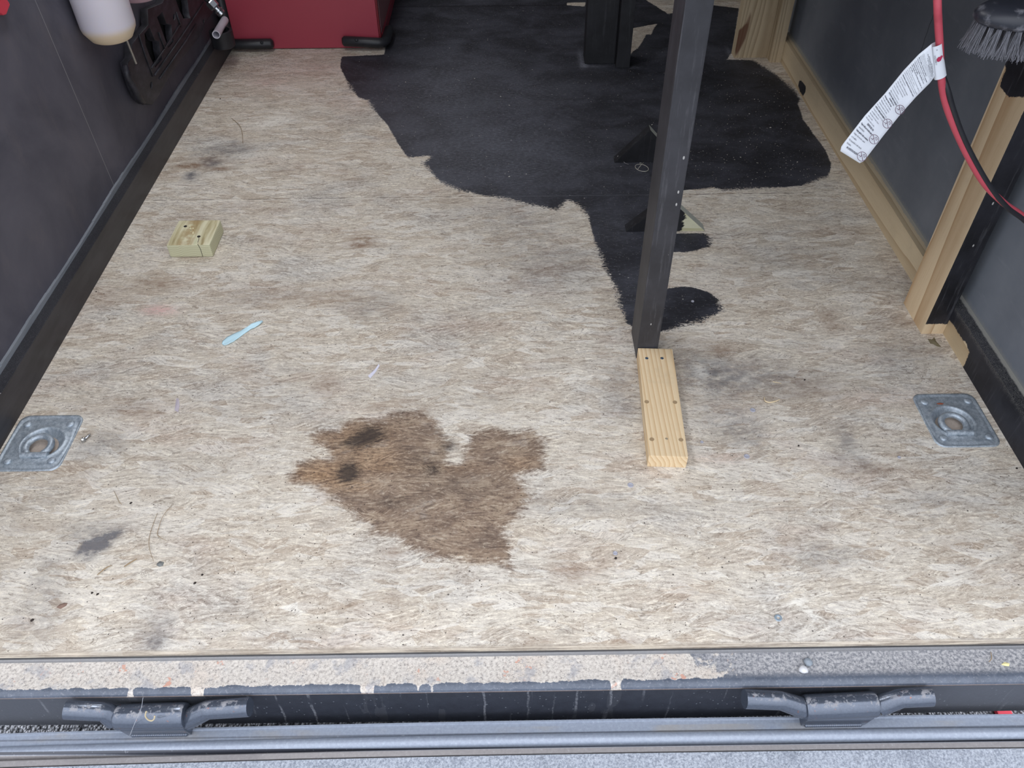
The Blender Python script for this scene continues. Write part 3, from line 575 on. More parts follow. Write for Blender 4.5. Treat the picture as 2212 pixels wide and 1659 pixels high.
mb = MB(); mb.box(.32, XR-.002, 1.553, 1.591, ZP, ZP+.089).box(.32, XR-.002, 3.47, 3.508, ZP, ZP+.089).box(.335, .373, 1.592, 3.469, ZP, ZP+.089).box(1.135, 1.173, 1.592, 3.469, ZP, ZP+.089)
mb.build('joist', MAT_POSTD, bench)

# foot board in front of the black post
bd = thing('pine_board', (.3715, 1.37, 0), 'short bare pine board screwed flat to the floor in front of the black post', 'board')
Rz = Matrix.Rotation(math.radians(-3.2), 3, 'Z'); cc_ = Vector((.3715, 1.37, 0))
MB().box(.3715-.0445, .3715+.0445, 1.187, 1.553, 0, .038, Rz, cc_).build('board', MAT_BOARD, bd, bevel=.0025)
MAT_BLUESCREW = plain('blue_grey_screw', S(96, 112, 128), .4, .7); MAT_HOLE = plain('dent', S(156, 132, 100), .8); MAT_DARKH = plain('screw_hole', S(40, 34, 28), .7)
def disc(x, y, z, r, m, parent, nm, h=.0012, ring=False):
    p = fl(x, y, z)
    mb = MB().lathe([(r, 0), (r, h*.6), (r*.8, h), (r*.45, h*.55), (0, h*.35)], p, n=16)
    if ring:
        for k in range(2): a = .4+k*math.pi/2; d = Vector((math.cos(a), math.sin(a), 0))*r*.5; mb.tube([Vector(p)-d+Vector((0, 0, h)), Vector(p)+d+Vector((0, 0, h))], .0007, 6)
    return mb.build(nm, m, parent, smooth=False)
for x, y in [(1397, 774), (1430, 774)]: tag(disc(x, y, .038, .0042, MAT_BLUESCREW, bd, 'screw', ring=True), 'blue-grey star drive screw head')
for x, y in [(1397, 868), (1458, 869), (1408, 949), (1471, 950)]: disc(x, y, .038, .0055, MAT_HOLE, bd, 'plugged_hole', .0006)
disc(1440, 948, .038, .003, plain('plain_screw', S(170, 160, 140), .4, .6), bd, 'screw', ring=True)

blk = thing('wood_block', (-.955, 2.10, 0), 'small square greenish treated wood block on the floor near the left wall', 'block')
MB().box(-1.019, -.889, 2.033, 2.168, 0, .044).build('block', MAT_BLOCK, blk, bevel=.0055)
for x, y in [(400.5, 489), (429.5, 511)]: tag(disc(x, y, .0442, .0052, MAT_DARKH, blk, 'screw', .001), 'dark sunken screw')
a, b = fl(427, 524, .0442), fl(430, 512, .0442)
mb = MB().tube([a, (a+b)/2+np.array([.001, 0, 0]), b], .0007, 6).tube([pl(427, 527, 1, 2.0325), pl(433, 538, 1, 2.0325), pl(438, 554, 1, 2.0325)], .0007, 6); mb.build('crack', MAT_DARKH, blk)
mb = MB()
for k in range(9):
    p = fl(413+random.uniform(-5, 6), 498+random.uniform(-9, 7), .0446); mb.box(p[0]-.003, p[0]+.002, p[1]-.002, p[1]+.003, p[2]-.0006, p[2]+.001)
mb.build('splinters', plain('splinter', S(226, 216, 176), .8), blk)

def mat_gusset(split):
    g, c = mat_wood('gusset_part_black', 'x', S(206, 204, 176), S(164, 158, 120), 38); nx, ny, nz = g.sep(g.normal()); x, y, z = g.sep(g.P)
    n = g.noise(g.sc(g.P, (30, 30, 160)), 1, 4, .7); slope = g.step(nx, .3, .5); c = g.mix(slope, c, g.mix(n, S(168, 172, 164), S(200, 203, 194)))
    m_ = g.mul(g.step(g.add(x, g.mul(g.sub(n, .5), .045)), split+.002, split-.002), g.inv(slope)); m2 = g.step(nx, -.3, -.5)
    m_ = g.mx(m_, m2); return g.out(g.mix(m_, c, black_paint(g, S(22, 22, 25), S(36, 37, 41), .15)))
def gusset(x0, xa, x1, y0, h, d, lab, split):
    o = MB().prism([(x0, y0, 0), (x1, y0, 0), (xa, y0, h)], (0, d, 0)).build('wheel_chock', mat_gusset(split), loc=((x0+x1)/2, y0+d/2, 0), bevel=.001)
    tag(o, lab, 'wheel chock')
gusset(.376, .500, .624, 2.141, .114, .040, 'triangular wood chock just behind the black post, left half black and right end bare green', .052)
gusset(.384, .497, .612, 2.570, .122, .040, 'triangular black wood chock further back, its pale cut edge beside the chalk circle', .2)

# ---------------------------------------------------------------- tie-down rings let into the floor
g = G('galvanised_steel', .40, .55, .6); n = g.noise(g.P, 140, 5, .75); n2 = g.noise(g.P, 40, 4, .6)
c = g.mix(g.step(n, .3, .7), S(150, 162, 174), S(200, 209, 216)); c = g.mix(g.mul(g.step(n2, .5, .7), .4), c, S(124, 134, 146)); g.bump(n, .25, .001)
MAT_GALV = g.out(c, g.add(.34, g.mul(n, .3)))
MAT_DIRT = plain('dirt', S(176, 162, 150), .95, var=.3, sc=180)
def tiedown(cx, cy, pan, side, riv, lab):
    t = thing('tie_down_ring', (cx, cy, 0), lab, 'tie-down ring', 'recessed tie-down rings in the floor')
    W_, H_, R_ = .0765, .087, .022; N = 96; px_, py_ = pan
    def outline(a, k):
        dx, dy = math.cos(a), math.sin(a); lo, hi = 0, .2
        w_, h_, r = W_*k, H_*k, R_*k
        for _ in range(24):
            m_ = (lo+hi)/2; x, y = abs(px_+dx*m_-cx), abs(py_+dy*m_-cy); qx, qy = max(x-(w_-r), 0), max(y-(h_-r), 0)
            ins = x <= w_ and y <= h_ and math.hypot(qx, qy) <= r or (x <= w_-r and y <= h_) or (y <= h_-r and x <= w_)
            lo, hi = (m_, hi) if ins else (lo, m_)
        return lo
    rings = [('c', .0, -.0115), ('c', .030, -.0115), ('c', .037, -.0105), ('c', .0415, -.006), ('c', .0455, .001), ('c', .048, .0042), ('c', .0505, .0052), ('c', .0530, .0045), ('c', .0555, .0030), ('b', .35, .0028), ('b', .62, .0028), ('b', .72, .0012), ('b', .80, .0014), ('b', .88, .0030), ('b', 1, .0030), ('s', 1, .0)]
    vs, fs = [], []
    for kind, v, z in rings:
        for k in range(N):
            a = 2*math.pi*k/N; o1 = outline(a, 1.0); rb = min(.0555, o1*.9)
            r = v if kind == 'c' else (rb+(o1-rb)*v if kind == 'b' else o1+.0006)
            if kind == 'c': r = min(r, o1*.9)
            vs.append((px_+r*math.cos(a), py_+r*math.sin(a), z))
    for i in range(len(rings)-1):
        for k in range(N): fs.append((i*N+k, i*N+(k+1) % N, (i+1)*N+(k+1) % N, (i+1)*N+k))
    MB().add(vs, fs).build('pan_plate', MAT_GALV, t, smooth=True)
    MB().lathe([(.0, -.0085), (.02, -.0088), (.036, -.0100)], (px_-.003, py_-.004, 0), n=30).build('dirt', MAT_DIRT, t)
    rc = Vector((px_-.004*side, py_-.010, .0045)); pts = []
    for k in range(0, 25):
        a = math.radians(-48+276*k/24); pts.append(rc+Vector((.0285*math.cos(a), .0285*math.sin(a), .002*math.sin(a))))
    MB().tube([(pts[0].x+.001, rc.y-.027, .004)]+pts+[(pts[-1].x, rc.y-.027, .004)], .0075, 14).build('ring', MAT_GALV, t, smooth=True)
    MB().tube([rc+Vector((-.029, -.029, .0)), rc+Vector((.033, -.029, .0))], .0078, 16).build('clamp_bar', MAT_GALV, t, auto=40)
    for x, y in riv:
        MB().lathe([(.0098, .0028), (.0095, .0040), (.0075, .0060), (.004, .0072), (0, .0075)], (x, y, 0), n=20).build('rivet', MAT_GALV, t, smooth=True)
tiedown(-1.113, 1.287, PANS[0], 1, [(-1.165, 1.345), (-1.061, 1.344), (-1.163, 1.228), (-1.062, 1.229)], 'galvanised recessed tie-down ring at the left, with a loose bolt beside it')
tiedown(1.081, 1.323, PANS[1], 1, [(1.028, 1.381), (1.136, 1.383), (1.028, 1.263), (1.137, 1.265)], 'galvanised recessed tie-down ring at the right, with a rust chip on it')

# ---------------------------------------------------------------- left wall: bottles, black rack, rod, fitting, pipe, cup
def mat_bottle(name, c0, c1):
    g = G(name, .38, 0, .4); _, _, z = g.sep(g.P); g.b.inputs['Subsurface Weight'].default_value = .25; g.b.inputs['Subsurface Radius'].default_value = (.02, .015, .01)
    n = g.noise(g.P, 12, 3, .5); return g.out(g.mix(g.step(g.add(z, g.mul(n, .01)), .058, .030), c0, c1))
def bottle(x, y, z, r, m, lab):
    b = thing('plastic_bottle', (x, y, z), lab, 'bottle', 'plastic bottles hanging on the left wall')
    MB().lathe([(0, .004), (r*.45, .002), (r*.66, 0), (r*.76, .004), (r*.97, .030), (r, .042), (r, .20), (r*.985, .215), (r, .23), (r, .30), (r*.9, .335), (r*.55, .37), (r*.32, .385), (r*.32, .40)], (x, y, z), n=48).build('body', m, b, smooth=True)
    MB().lathe([(r*.38, .392), (r*.38, .43), (r*.34, .435)], (x, y, z), n=28).build('cap', plain('red_cap', S(150, 40, 45), .5), b, auto=40)
    mb = MB().lathe([(r+.0010, .245), (r+.0035, .245), (r+.0035, .270), (r+.0010, .270)], (x, y, z), n=40, caps=False); mb.build('strap', MAT_POSTD, b, auto=40)
p = (-1.155, 2.435, .500); bottle(*p, .077, mat_bottle('milky_plastic', S(218, 212, 220), S(222, 202, 172)), 'milky white plastic bottle with yellowed base on the dark left wall')
q = pl(322, 13, 0, -1.12); bottle(-1.156, q[1]+.04, q[2]+.012, .078, mat_bottle('pink_plastic', S(200, 168, 180), S(190, 158, 172)), 'pinkish translucent plastic bottle behind the milky white one')

def plate_from_px(outer, holes, x, thick, name, m, parent=None, bev=.003):
    cu = bpy.data.curves.new(name, 'CURVE'); cu.dimensions = '2D'; cu.fill_mode = 'BOTH'; cu.extrude = thick/2; cu.bevel_depth = bev; cu.bevel_resolution = 2
    for poly in [outer]+holes:
        s_ = cu.splines.new('POLY'); s_.points.add(len(poly)-1); s_.use_cyclic_u = True
        for k, (a, b) in enumerate(poly): w_ = pl(a, b, 0, x); s_.points[k].co = (w_[1], w_[2], 0, 1)
    o = bpy.data.objects.new(name, cu); me = bpy.data.meshes.new_from_object(o.evaluated_get(bpy.context.evaluated_depsgraph_get())); bpy.data.objects.remove(o)
    off = Vector(parent.location); vs = [Vector((x+v.co.z, v.co.x, v.co.y))-off for v in me.vertices]
    for v, c_ in zip(me.vertices, vs): v.co = c_
    me.materials.clear(); me.materials.append(m); ob = bpy.data.objects.new(name, me); COL.objects.link(ob); ob.parent = parent; return ob
def ell(cx, cy, rx, ry, n=14): return [(cx+rx*math.cos(2*math.pi*k/n), cy+ry*math.sin(2*math.pi*k/n)) for k in range(n)]
g = G('scuffed_black_plastic', .5, 0, .4); n = g.noise(g.sc(g.P, (1, .5, 1)), 30, 5, .7); g.bump(n, .2, .002)
MAT_BPL = g.out(g.mix(g.step(n, .4, .75), S(38, 38, 43), S(64, 62, 70)))
g = G('black_plastic', .45, 0, .5); n = g.noise(g.P, 40, 4, .6); MAT_BLK = g.out(g.mix(n, S(26, 26, 30), S(44, 45, 50)))
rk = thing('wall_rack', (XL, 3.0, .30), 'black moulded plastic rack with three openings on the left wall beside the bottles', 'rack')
outer = [(321,225),(306,223),(292,208),(281,182),(270,146),(268,136),(277,125),(277,97),(288,83),(313,55),(311,21),(343,8),(356,-16),(420,-30),(470,-24),(468,0),(452,28),(439,44),(424,78),(407,100),(382,129),(362,160),(343,190),(338,202)]
holes = [[(315,58),(327,86),(336,89),(338,105),(343,128),(328,147),(315,121),(306,97),(304,72)], [(343,25),(352,50),(363,53),(364,69),(368,90),(356,105),(343,69),(331,37)], [(366,-15),(372,0),(381,25),(390,42),(406,40),(401,28),(399,5.5),(392,-15)], ell(369, 37, 3, 8), ell(319, 184, 3, 9), ell(433, 47, 2, 5)]
plate_from_px(outer, holes, XL+.022, .022, 'plate', MAT_BPL, rk, .0018)
MB().prism([pl(a, b, 0, XL+.001) for a, b in [(338,200),(343,188),(407,98),(424,76),(439,42),(452,26),(466,0),(466,-20),(420,-26),(360,-14),(345,12),(316,25),(317,58),(292,86),(283,100),(283,125),(290,150),(300,180),(320,205)]], (.002, 0, 0)).build('hole_shade', plain('rack_hole_shade', S(14, 14, 16), .8), rk)  # near-black sheet standing in for the shade inside the rack openings
mb = MB()
for pts in [[(334,163),(392,80),(425,30),(440,5)], [(345,170),(400,92),(424,52)], [(327,147),(356,106),(390,52)], [(300,75),(315,122),(331,165)], [(343,70),(356,105)], [(381,26),(391,58)]]:
    mb.tube([pl(a, b, 0, XL+.037) for a, b in pts], .0028, 8)
mb.build('rib', MAT_BPL, rk, smooth=True)
mb = MB().tube([pl(a, b, 0, XL+.045) for a, b in [(270,140),(275,165),(288,186),(298,208),(310,222)]], [.010, .011, .011, .011, .008], 12); mb.build('lip', MAT_BPL, rk, smooth=True)
a, b = pl(270, 78, 0, XL+.055), pl(293.5, 137, 0, XL+.05)
o = MB().tube([a, b], .0042, 12).build('steel_rod', plain('bright_steel', S(170, 168, 164), .35, .8), loc=tuple(b), auto=40); tag(o, 'thin bare steel rod hanging below the milky bottle onto the black rack', 'rod')
# red item top left
rd = [pl(x, y, 0, XL+.022) for x, y in [(-22,2),(-8,-12),(10,-8),(19,4),(22,10),(19,18),(14,31),(8,33),(0,28),(-14,14)]]
o = MB().prism(rd, (-.02, 0, 0)).build('red_wall_clip', plain('red_plastic', S(206, 62, 78), .4), loc=tuple(rd[5]), bevel=.002); tag(o, 'red plastic clip on the dark left wall near the top left corner', 'clip')
# chrome quick coupler on a black hose
MAT_CHR = plain('chrome', S(196, 198, 200), .22, .95, var=.1, sc=90)
A, B = Vector(pl(452, 2, 1, 3.26)), Vector(pl(480, 31, 1, 3.26)); ax = (B-A).normalized()
cp = thing('hose_coupler', tuple(A), 'chrome quick coupler on a black hose above the white pipe end', 'hose coupler')
L_ = (B-A).length
MB().lathe([(.0185, 0), (.0205, .004), (.0205, .026), (.0185, .030)], A, ax, 6).build('hex_nut', MAT_CHR, cp)
MB().lathe([(.012, .030), (.012, .040), (.017, .041), (.017, .046), (.0125, .048), (.0125, .056), (.016, .060), (.016, L_-.012), (.0135, L_-.004), (.010, L_)], A, ax, 24).build('plug', MAT_CHR, cp, auto=35)
w0 = A-ax*.02; MB().tube([A, w0, w0+Vector((-.03, .02, .12)), (-1.19, 3.30, .65), (-1.20, 3.32, 1.3)], .013, 14).build('hose', MAT_BLK, cp, smooth=True)
# white plastic pipe, open end towards the viewer
A, B = Vector(pl(467, 75, 0, -1.150)), Vector(pl(487.5, 40, 0, -1.166)); d = (B-A).normalized()
B = A+d*.19
o = MB().tube([A, A+d*.012, B], .0155, 24, inner=.003).build('plastic_pipe', plain('white_pvc', S(214, 212, 222), .4, var=.04), loc=tuple(A), auto=40); tag(o, 'white plastic pipe with open end at the left edge of the red cabinet', 'pipe')
# black cup on the baseboard
cp2 = Vector((-1.160, 3.395, .0915))
o = MB().lathe([(.040, 0), (.046, .004), (.047, .066), (.045, .068), (.036, .068), (.035, .060), (.034, .006), (0, .006)], cp2, n=36).build('cup_holder', MAT_BLK, loc=tuple(cp2), auto=40); tag(o, 'round black plastic cup holder on the left baseboard beside the red cabinet', 'holder')

# ---------------------------------------------------------------- red cabinet
g = G('red_enamel', .35, 0, .5); n = g.noise(g.P, 3, 3, .5); MAT_RED = g.out(g.mix(n, S(156, 60, 75), S(166, 66, 81)))
MAT_REDD = plain('dark_red_enamel', S(110, 22, 34), .4); MAT_PK = plain('faded_red_panel', S(150, 104, 108), .5)
CX0, CX1, CY0, CY1 = -1.176, -.532, 3.587, 4.35
cb = thing('tool_cabinet', ((CX0+CX1)/2, (CY0+CY1)/2, 0), 'red metal cabinet at the back left with black tube corner feet', 'cabinet')
MB().box(CX0, CX1-.012, CY0, CY1, .004, .95).build('body', MAT_RED, cb, bevel=.004)
mb = MB().box(CX1-.012, CX1, CY0+.06, CY1, .004, .045).box(CX1-.012, CX1, CY0+.06, CY1, .86, .95).box(CX1-.012, CX1, CY1-.03, CY1, .045, .86); mb.build('side_frame', MAT_RED, cb)
MB().box(CX1-.012, CX1-.006, CY0+.06, CY1-.03, .046, .86).build('side_panel', MAT_PK, cb)
MB().box(CX1-.013, CX1-.004, CY0+.006, CY0+.022, .01, .94).build('corner_trim', MAT_REDD, cb)
def foot(path, scr):
    o = MB().tube(path, [.014]+[.0212]*(len(path)-2)+[.014], 18).build('foot_bar', MAT_BLK, cb, smooth=True)
    p_ = Vector(scr); MB().lathe([(.0075, .0), (.0075, .0035), (.005, .005), (.003, .003), (0, .003)], p_, (0, -1, 0.4), 16).build('screw', MAT_BLK, o)
y0 = CY0-.0215
foot([(-1.004, y0, .034), (-1.012, y0, .034), (-1.17, y0, .034), (-1.192, y0+.006, .036), (-1.198, y0+.03, .10), (-1.198, y0+.03, .24), (-1.198, y0+.03, .25)], (-1.047, y0-.017, .046))
foot([(-.702, y0, .042), (-.694, y0, .042), (-.545, y0, .033), (-.524, y0+.008, .032), (-.515, y0+.03, .034), (-.513, y0+.13, .036), (-.513, y0+.16, .036)], (-.637, y0-.017, .053))

# ---------------------------------------------------------------- hanging cable with warning tag
YC = 1.44
cab = thing('extension_cord', tuple(pl(2025, 0, 1, YC)), 'red and black cord hanging at the right with a long white warning tag', 'cord')
def cpts(l, y=YC): return [Vector(pl(a, b, 1, y)) for a, b in l]
def smooth_path(P_, n=8):
    out_ = []
    for i in range(len(P_)-1):
        p0, p1, p2, p3 = P_[max(i-1, 0)], P_[i], P_[i+1], P_[min(i+2, len(P_)-1)]
        for k in range(n):
            t_ = k/n; out_.append(.5*((2*p1)+(-p0+p2)*t_+(2*p0-5*p1+4*p2-p3)*t_*t_+(-p0+3*p1-3*p2+p3)*t_**3))
    return out_+[P_[-1]]
g = G('red_cord_jacket', .5, 0, .4); n = g.noise(g.P, 40, 4, .6); MAT_RC = g.out(g.mix(n, S(180, 66, 80), S(200, 88, 100)))
tail = [Vector((1.13, 1.36, .42)), Vector((1.17, 1.26, .46)), Vector((1.185, 1.18, .70)), Vector((1.19, 1.16, 1.1))]
top = [Vector((.72, 1.75, ZP+.116)), Vector((.723, 1.60, ZP+.116)), Vector((.725, 1.54, ZP+.118)), Vector((.727, 1.515, ZP+.09))]
R1 = cpts([(2025, -10), (2027, 50), (2030, 100), (2033, 165), (2041, 215), (2060, 270), (2091, 337), (2128, 398), (2170, 440), (2222, 482)])
MB().tube(smooth_path(top+R1+tail), .0068, 14).build('red_conductor', MAT_RC, cab, smooth=True)
K1 = [v+Vector((.0, .012, 0)) for v in cpts([(2033, 110), (2036, 150)])] + cpts([(2047, 195), (2060, 240), (2081, 297), (2110, 355), (2142, 408), (2176, 448), (2226, 492)], YC-.004)
MB().tube(smooth_path(K1+[v+Vector((0, .012, -.008)) for v in tail]), .0052, 12).build('black_conductor', MAT_BLK, cab, smooth=True)
MAT_TAG = plain('white_tag', S(226, 230, 236), .55, var=.02); MAT_INK = plain('tag_ink', S(70, 70, 84), .7, var=.05); MAT_INKP = plain('tag_symbol_ink', S(104, 76, 96), .7); MAT_PINK = plain('red_tag_mark', S(178, 42, 80), .6)
YT = YC-.006
LE = [(1811,324),(1868,250),(1911.5,202),(1952,152),(1985,117),(2012,95)]; RE = [(1861,355),(1906,296),(1941,252),(1979,209),(2009,179),(2020,164)]
def tagpt(u, v, lift=0.0):      # u across 0..1, v along 0 (bottom) .. 1 (top)
    def at(E_, t_):
        s_ = t_*(len(E_)-1); i = min(int(s_), len(E_)-2); f = s_-i
        a_, b_ = E_[i], E_[i+1]; return np.array([a_[0]+(b_[0]-a_[0])*f, a_[1]+(b_[1]-a_[1])*f])
    l, r = at(LE, v), at(RE, v); q_ = l+(r-l)*u
    return Vector(pl(q_[0], q_[1], 1, YT+.004*math.sin(v*5+u)-lift))
tg = thing_part = MB()
nu, nv = 8, 50; vs = []
for side in (0, -.0005):
    for j in range(nv+1):
        v = j/nv; k = 1.0 if v > .04 else math.sqrt(max(0, 1-((.04-v)/.04)**2))*.16+.84
        for i in range(nu+1): vs.append(tagpt(.5+(i/nu-.5)*k, v, side))
n1 = (nu+1)*(nv+1); fs = []
for j in range(nv):
    for i in range(nu):
        a_ = j*(nu+1)+i; q_ = (a_, a_+1, a_+nu+2, a_+nu+1); fs += [q_, tuple(x+n1 for x in q_)[::-1]]
for i in range(nu): fs += [(i, i+n1, i+1+n1, i+1), (nv*(nu+1)+i, nv*(nu+1)+i+1, nv*(nu+1)+i+1+n1, nv*(nu+1)+i+n1)]
for j in range(nv): a_ = j*(nu+1); b_ = a_+nu; fs += [(a_, a_+nu+1, a_+nu+1+n1, a_+n1), (b_, b_+n1, b_+nu+1+n1, b_+nu+1)]
tagp = tg.add(vs, fs).build('warning_tag', MAT_TAG, cab, smooth=True)
tag(tagp, 'long white warning tag with Spanish fine print and four ringed symbols')
# a strip wrapped round the cord
wp = [Vector(pl(a, b, 1, YC-.001)) for a, b in [(2022.5, 95), (2025, 125), (2031, 166)]]
mb = MB(); N_ = 20; rr = [.0105, .0105, .0108]; vs = []
for i, p_ in enumerate(wp):
    t_ = (wp[min(i+1, 2)]-wp[max(i-1, 0)]).normalized(); n_ = Vector((0, -1, 0)); b_ = t_.cross(n_).normalized()
    for k in range(N_): a_ = 2*math.pi*k/N_; vs.append(p_+b_*(math.cos(a_)*rr[i])+n_*(math.sin(a_)*.0078))
fs = [(i*N_+k, i*N_+(k+1) % N_, (i+1)*N_+(k+1) % N_, (i+1)*N_+k) for i in range(2) for k in range(N_)]
mb.add(vs, fs).build('tag_sleeve', MAT_TAG, cab, smooth=True)
def text_mesh(s_, size=1.0):
    cu = bpy.data.curves.new('t', 'FONT'); cu.body = s_; cu.size = size; cu.resolution_u = 1
    o = bpy.data.objects.new('t', cu); me = bpy.data.meshes.new_from_object(o.evaluated_get(bpy.context.evaluated_depsgraph_get()))
    V_ = [v.co.copy() for v in me.vertices]; F_ = [tuple(p.vertices) for p in me.polygons]; bpy.data.objects.remove(o); bpy.data.meshes.remove(me); return V_, F_
ROWS = [  # v of the baseline, u start, width in u, text
 (.965, .55, .30, 'ADVERTENCIA', 1), (.925, .30, .62, 'DESCARGA ELÉCTRICA', 1), (.900, .20, .75, 'ELÉCTRICA, INCENDIO', 1), (.872, .30, .62, 'y siga todas las instrucciones', 1), (.838, .50, .40, 'ANTES DEL USO', 1),
 (.812, .06, .90, '• Antes de usar, lea las instrucciones de', 0), (.792, .08, .86, 'seguridad para los productos que se', 0), (.772, .08, .88, 'conectan con la extensión de uso exterior', 0),
 (.745, .06, .74, '• Revise bien el cable antes de cada uso.', 0), (.725, .08, .66, 'No lo utilice si muestra daños.', 1), (.700, .06, .84, '• Use solo en el número de vatios de la capacidad', 1), (.680, .08, .74, 'indicada que se encuentra en el cable.', 0),
 (.655, .06, .80, '• Use solo en el enchufe especificado en la', 1), (.635, .08, .40, 'etiqueta del cable.', 1), (.610, .06, .86, '• No enchufe más del voltaje especificado en', 1), (.590, .08, .22, 'este cable.', 1),
 (.563, .06, .88, '• No pase este cable por huecos de puertas, agujeros', 0), (.543, .08, .60, 'en el techo, paredes o pisos.', 0), (.517, .06, .90, '• Asegúrese de que el aparato eléctrico esté apagado', 0), (.497, .08, .82, 'antes de conectar el cable en el tomacorriente.', 0),
 (.470, .06, .86, '• Introduzca completamente el enchufe macho', 1), (.450, .08, .36, 'en el tomacorriente.', 0), (.424, .06, .66, '• No quite, doble ni modifique ninguna', 0), (.404, .08, .60, 'clavija o punta de enchufe del cable.', 0),
 (.378, .06, .58, '• No emplee excesiva fuerza para', 0), (.358, .08, .36, 'hacer las conexiones.', 0), (.330, .06, .52, '• Se conecta en un enchufe de tres', 0), (.310, .08, .60, 'cables con la puesta a tierra.', 0), (.288, .10, .80, 'ESTE ES UN CABLE POLARIZADO', 1), (.262, .35, .40, 'DURANTE EL USO', 1),
 (.250, .04, .50, '• Manténgase alejado del agua.', 1), (.230, .04, .56, '• No utilice cuando esté mojado.', 0), (.210, .04, .56, '• Mantenga a niños y animales', 0), (.195, .06, .52, 'domésticos alejados del cable.', 0), (.175, .04, .72, '• No conduzca ni arrastre dentro de esta.', 0), (.158, .04, .70, '• EVITE EL SOBRECALENTAMIENTO.', 1),
 (.143, .06, .64, 'Desenrolle el cable y no lo cubra', 0), (.129, .06, .42, 'con ningún material.', 0), (.112, .05, .54, '• No arrastre ni coloque objetos', 0), (.098, .08, .26, 'sobre el cable.', 0), (.086, .05, .48, '• No camine sobre el cable.', 0), (.082, .45, .42, 'DESPUÉS DEL USO', 1)]
# rows re-spaced so that they run evenly from the top of the tag to its rounded end
ROWS = ROWS[:-1]
LOW = [('DESPUÉS DEL USO', .40, .42, 1), ('• Saque el cable por el enchufe macho al', .05, .78, 1), ('desenchufarlo.', .08, .28, 0), ('• Siempre guarde el cable en interiores.', .05, .80, 1), ('• Siempre desconéctelo cuando', .05, .56, 0), ('no lo utilice.', .08, .24, 0), ('• No desenchufe el cable tirando', .05, .60, 0), ('del mismo.', .08, .20, 0), ('NO QUITE ESTA ETIQUETA', .18, .74, 1)]
allr = [(t_, u_, w_, b_) for _, u_, w_, t_, b_ in ROWS]+[(t_, u_, w_, b_) for t_, u_, w_, b_ in LOW]
def tag_v(x, y):      # v coordinate of a symbol centre on the tag
    best = min((abs(np.hypot(*(np.array(P2_)-(x, y)))), v_) for v_ in np.linspace(0, 1, 200) for P2_ in [tuple((1-.72)*a_+.72*b_ for a_, b_ in zip((np.interp(v_, np.linspace(0, 1, 6), [q[0] for q in LE]), np.interp(v_, np.linspace(0, 1, 6), [q[1] for q in LE])), (np.interp(v_, np.linspace(0, 1, 6), [q[0] for q in RE]), np.interp(v_, np.linspace(0, 1, 6), [q[1] for q in RE]))))])
    return best[1]
CIRC = [tag_v(*c_) for c_ in [(1944, 237), (1917, 267), (1888, 301), (1862, 338)]]
vs, fs = [], []
vtop, vbot = .955, .028
for k, (t_, u0, wd, bold) in enumerate(allr):
    v0 = vtop-(vtop-vbot)*k/(len(allr)-1); V_, F_ = text_mesh(t_); xm = max(p_.x for p_ in V_); hh = .0150
    n0 = len(vs)
    if v0 > .70: wd = min(wd, 1.0-u0-.04)
    if any(abs(v0-cv) < .040 for cv in CIRC): wd = min(wd, .66-u0) if u0 < .3 else wd*.8; u0 = u0 if u0 < .3 else .26
    offs = [(0, 0)] if not bold else [(0, 0), (.006, .0006)]
    for dx, dy in offs:
        n0 = len(vs)
        for p_ in V_: vs.append(tagpt(u0+dx+wd*p_.x/xm, min(1, v0+dy+p_.y*hh), .0006+.0001*(dx > 0)))
        fs += [tuple(i+n0 for i in f) for f in F_]
MB().add(vs, fs).build('lettering', MAT_INK, tagp)
# ringed symbols
mb = MB()
for (sxp, syp) in [(1944, 237), (1917, 267), (1888, 301), (1862, 338)]:
    # centre px -> local circle in px space projected to the tag plane
    R_ = 10.0
    def c3(a_, r_): return Vector(pl(sxp+r_*math.cos(a_), syp+r_*math.sin(a_), 1, YT-.0065))
    mb.tube([c3(2*math.pi*k/24, R_) for k in range(25)], .0005, 6, cap=False)
    mb.tube([c3(math.radians(80), R_), c3(math.radians(260), R_)], .0005, 6)
    mb.tube([c3(math.radians(200), 7.5), c3(math.radians(190), 3), c3(math.radians(240), 2), c3(math.radians(160), 5)], .0005, 6)
    mb.tube([c3(math.radians(-60), 3), c3(math.radians(-45), 7), c3(0, 7.5), c3(math.radians(30), 5), c3(math.radians(-30), 4)], .0005, 6)
mb.build('symbol', MAT_INKP, tagp)
# red mark and small print on the sleeve
c_ = pl(2028.5, 128, 1, YC-.0095); mb = MB().lathe([(0, 0), (.0046, 0), (.0046, .0006), (0, .0006)], c_, (.1, -1, .1), 7); mb.box(c_[0]+.001, c_[0]+.0045, c_[1]-.0006, c_[1], c_[2]+.002, c_[2]+.0065); mb.build('red_mark', MAT_PINK, tagp)
V_, F_ = text_mesh('PELIGRO'); xm = max(p_.x for p_ in V_); vs = []
for p_ in V_:
    t_ = p_.x/xm; vs.append(Vector(pl(2017.5+4*t_+p_.y*5, 121+20*t_-p_.y*1.5, 1, YC-.0102)))
V2, F2 = text_mesh('7'); fs = list(F_); n0 = len(vs)
for p_ in V2: vs.append(Vector(pl(2022+p_.x*8, 110-p_.y*4, 1, YC-.0102)))
fs += [tuple(i+n0 for i in f) for f in F2]; MB().add(vs, fs).build('lettering', MAT_INK, tagp)

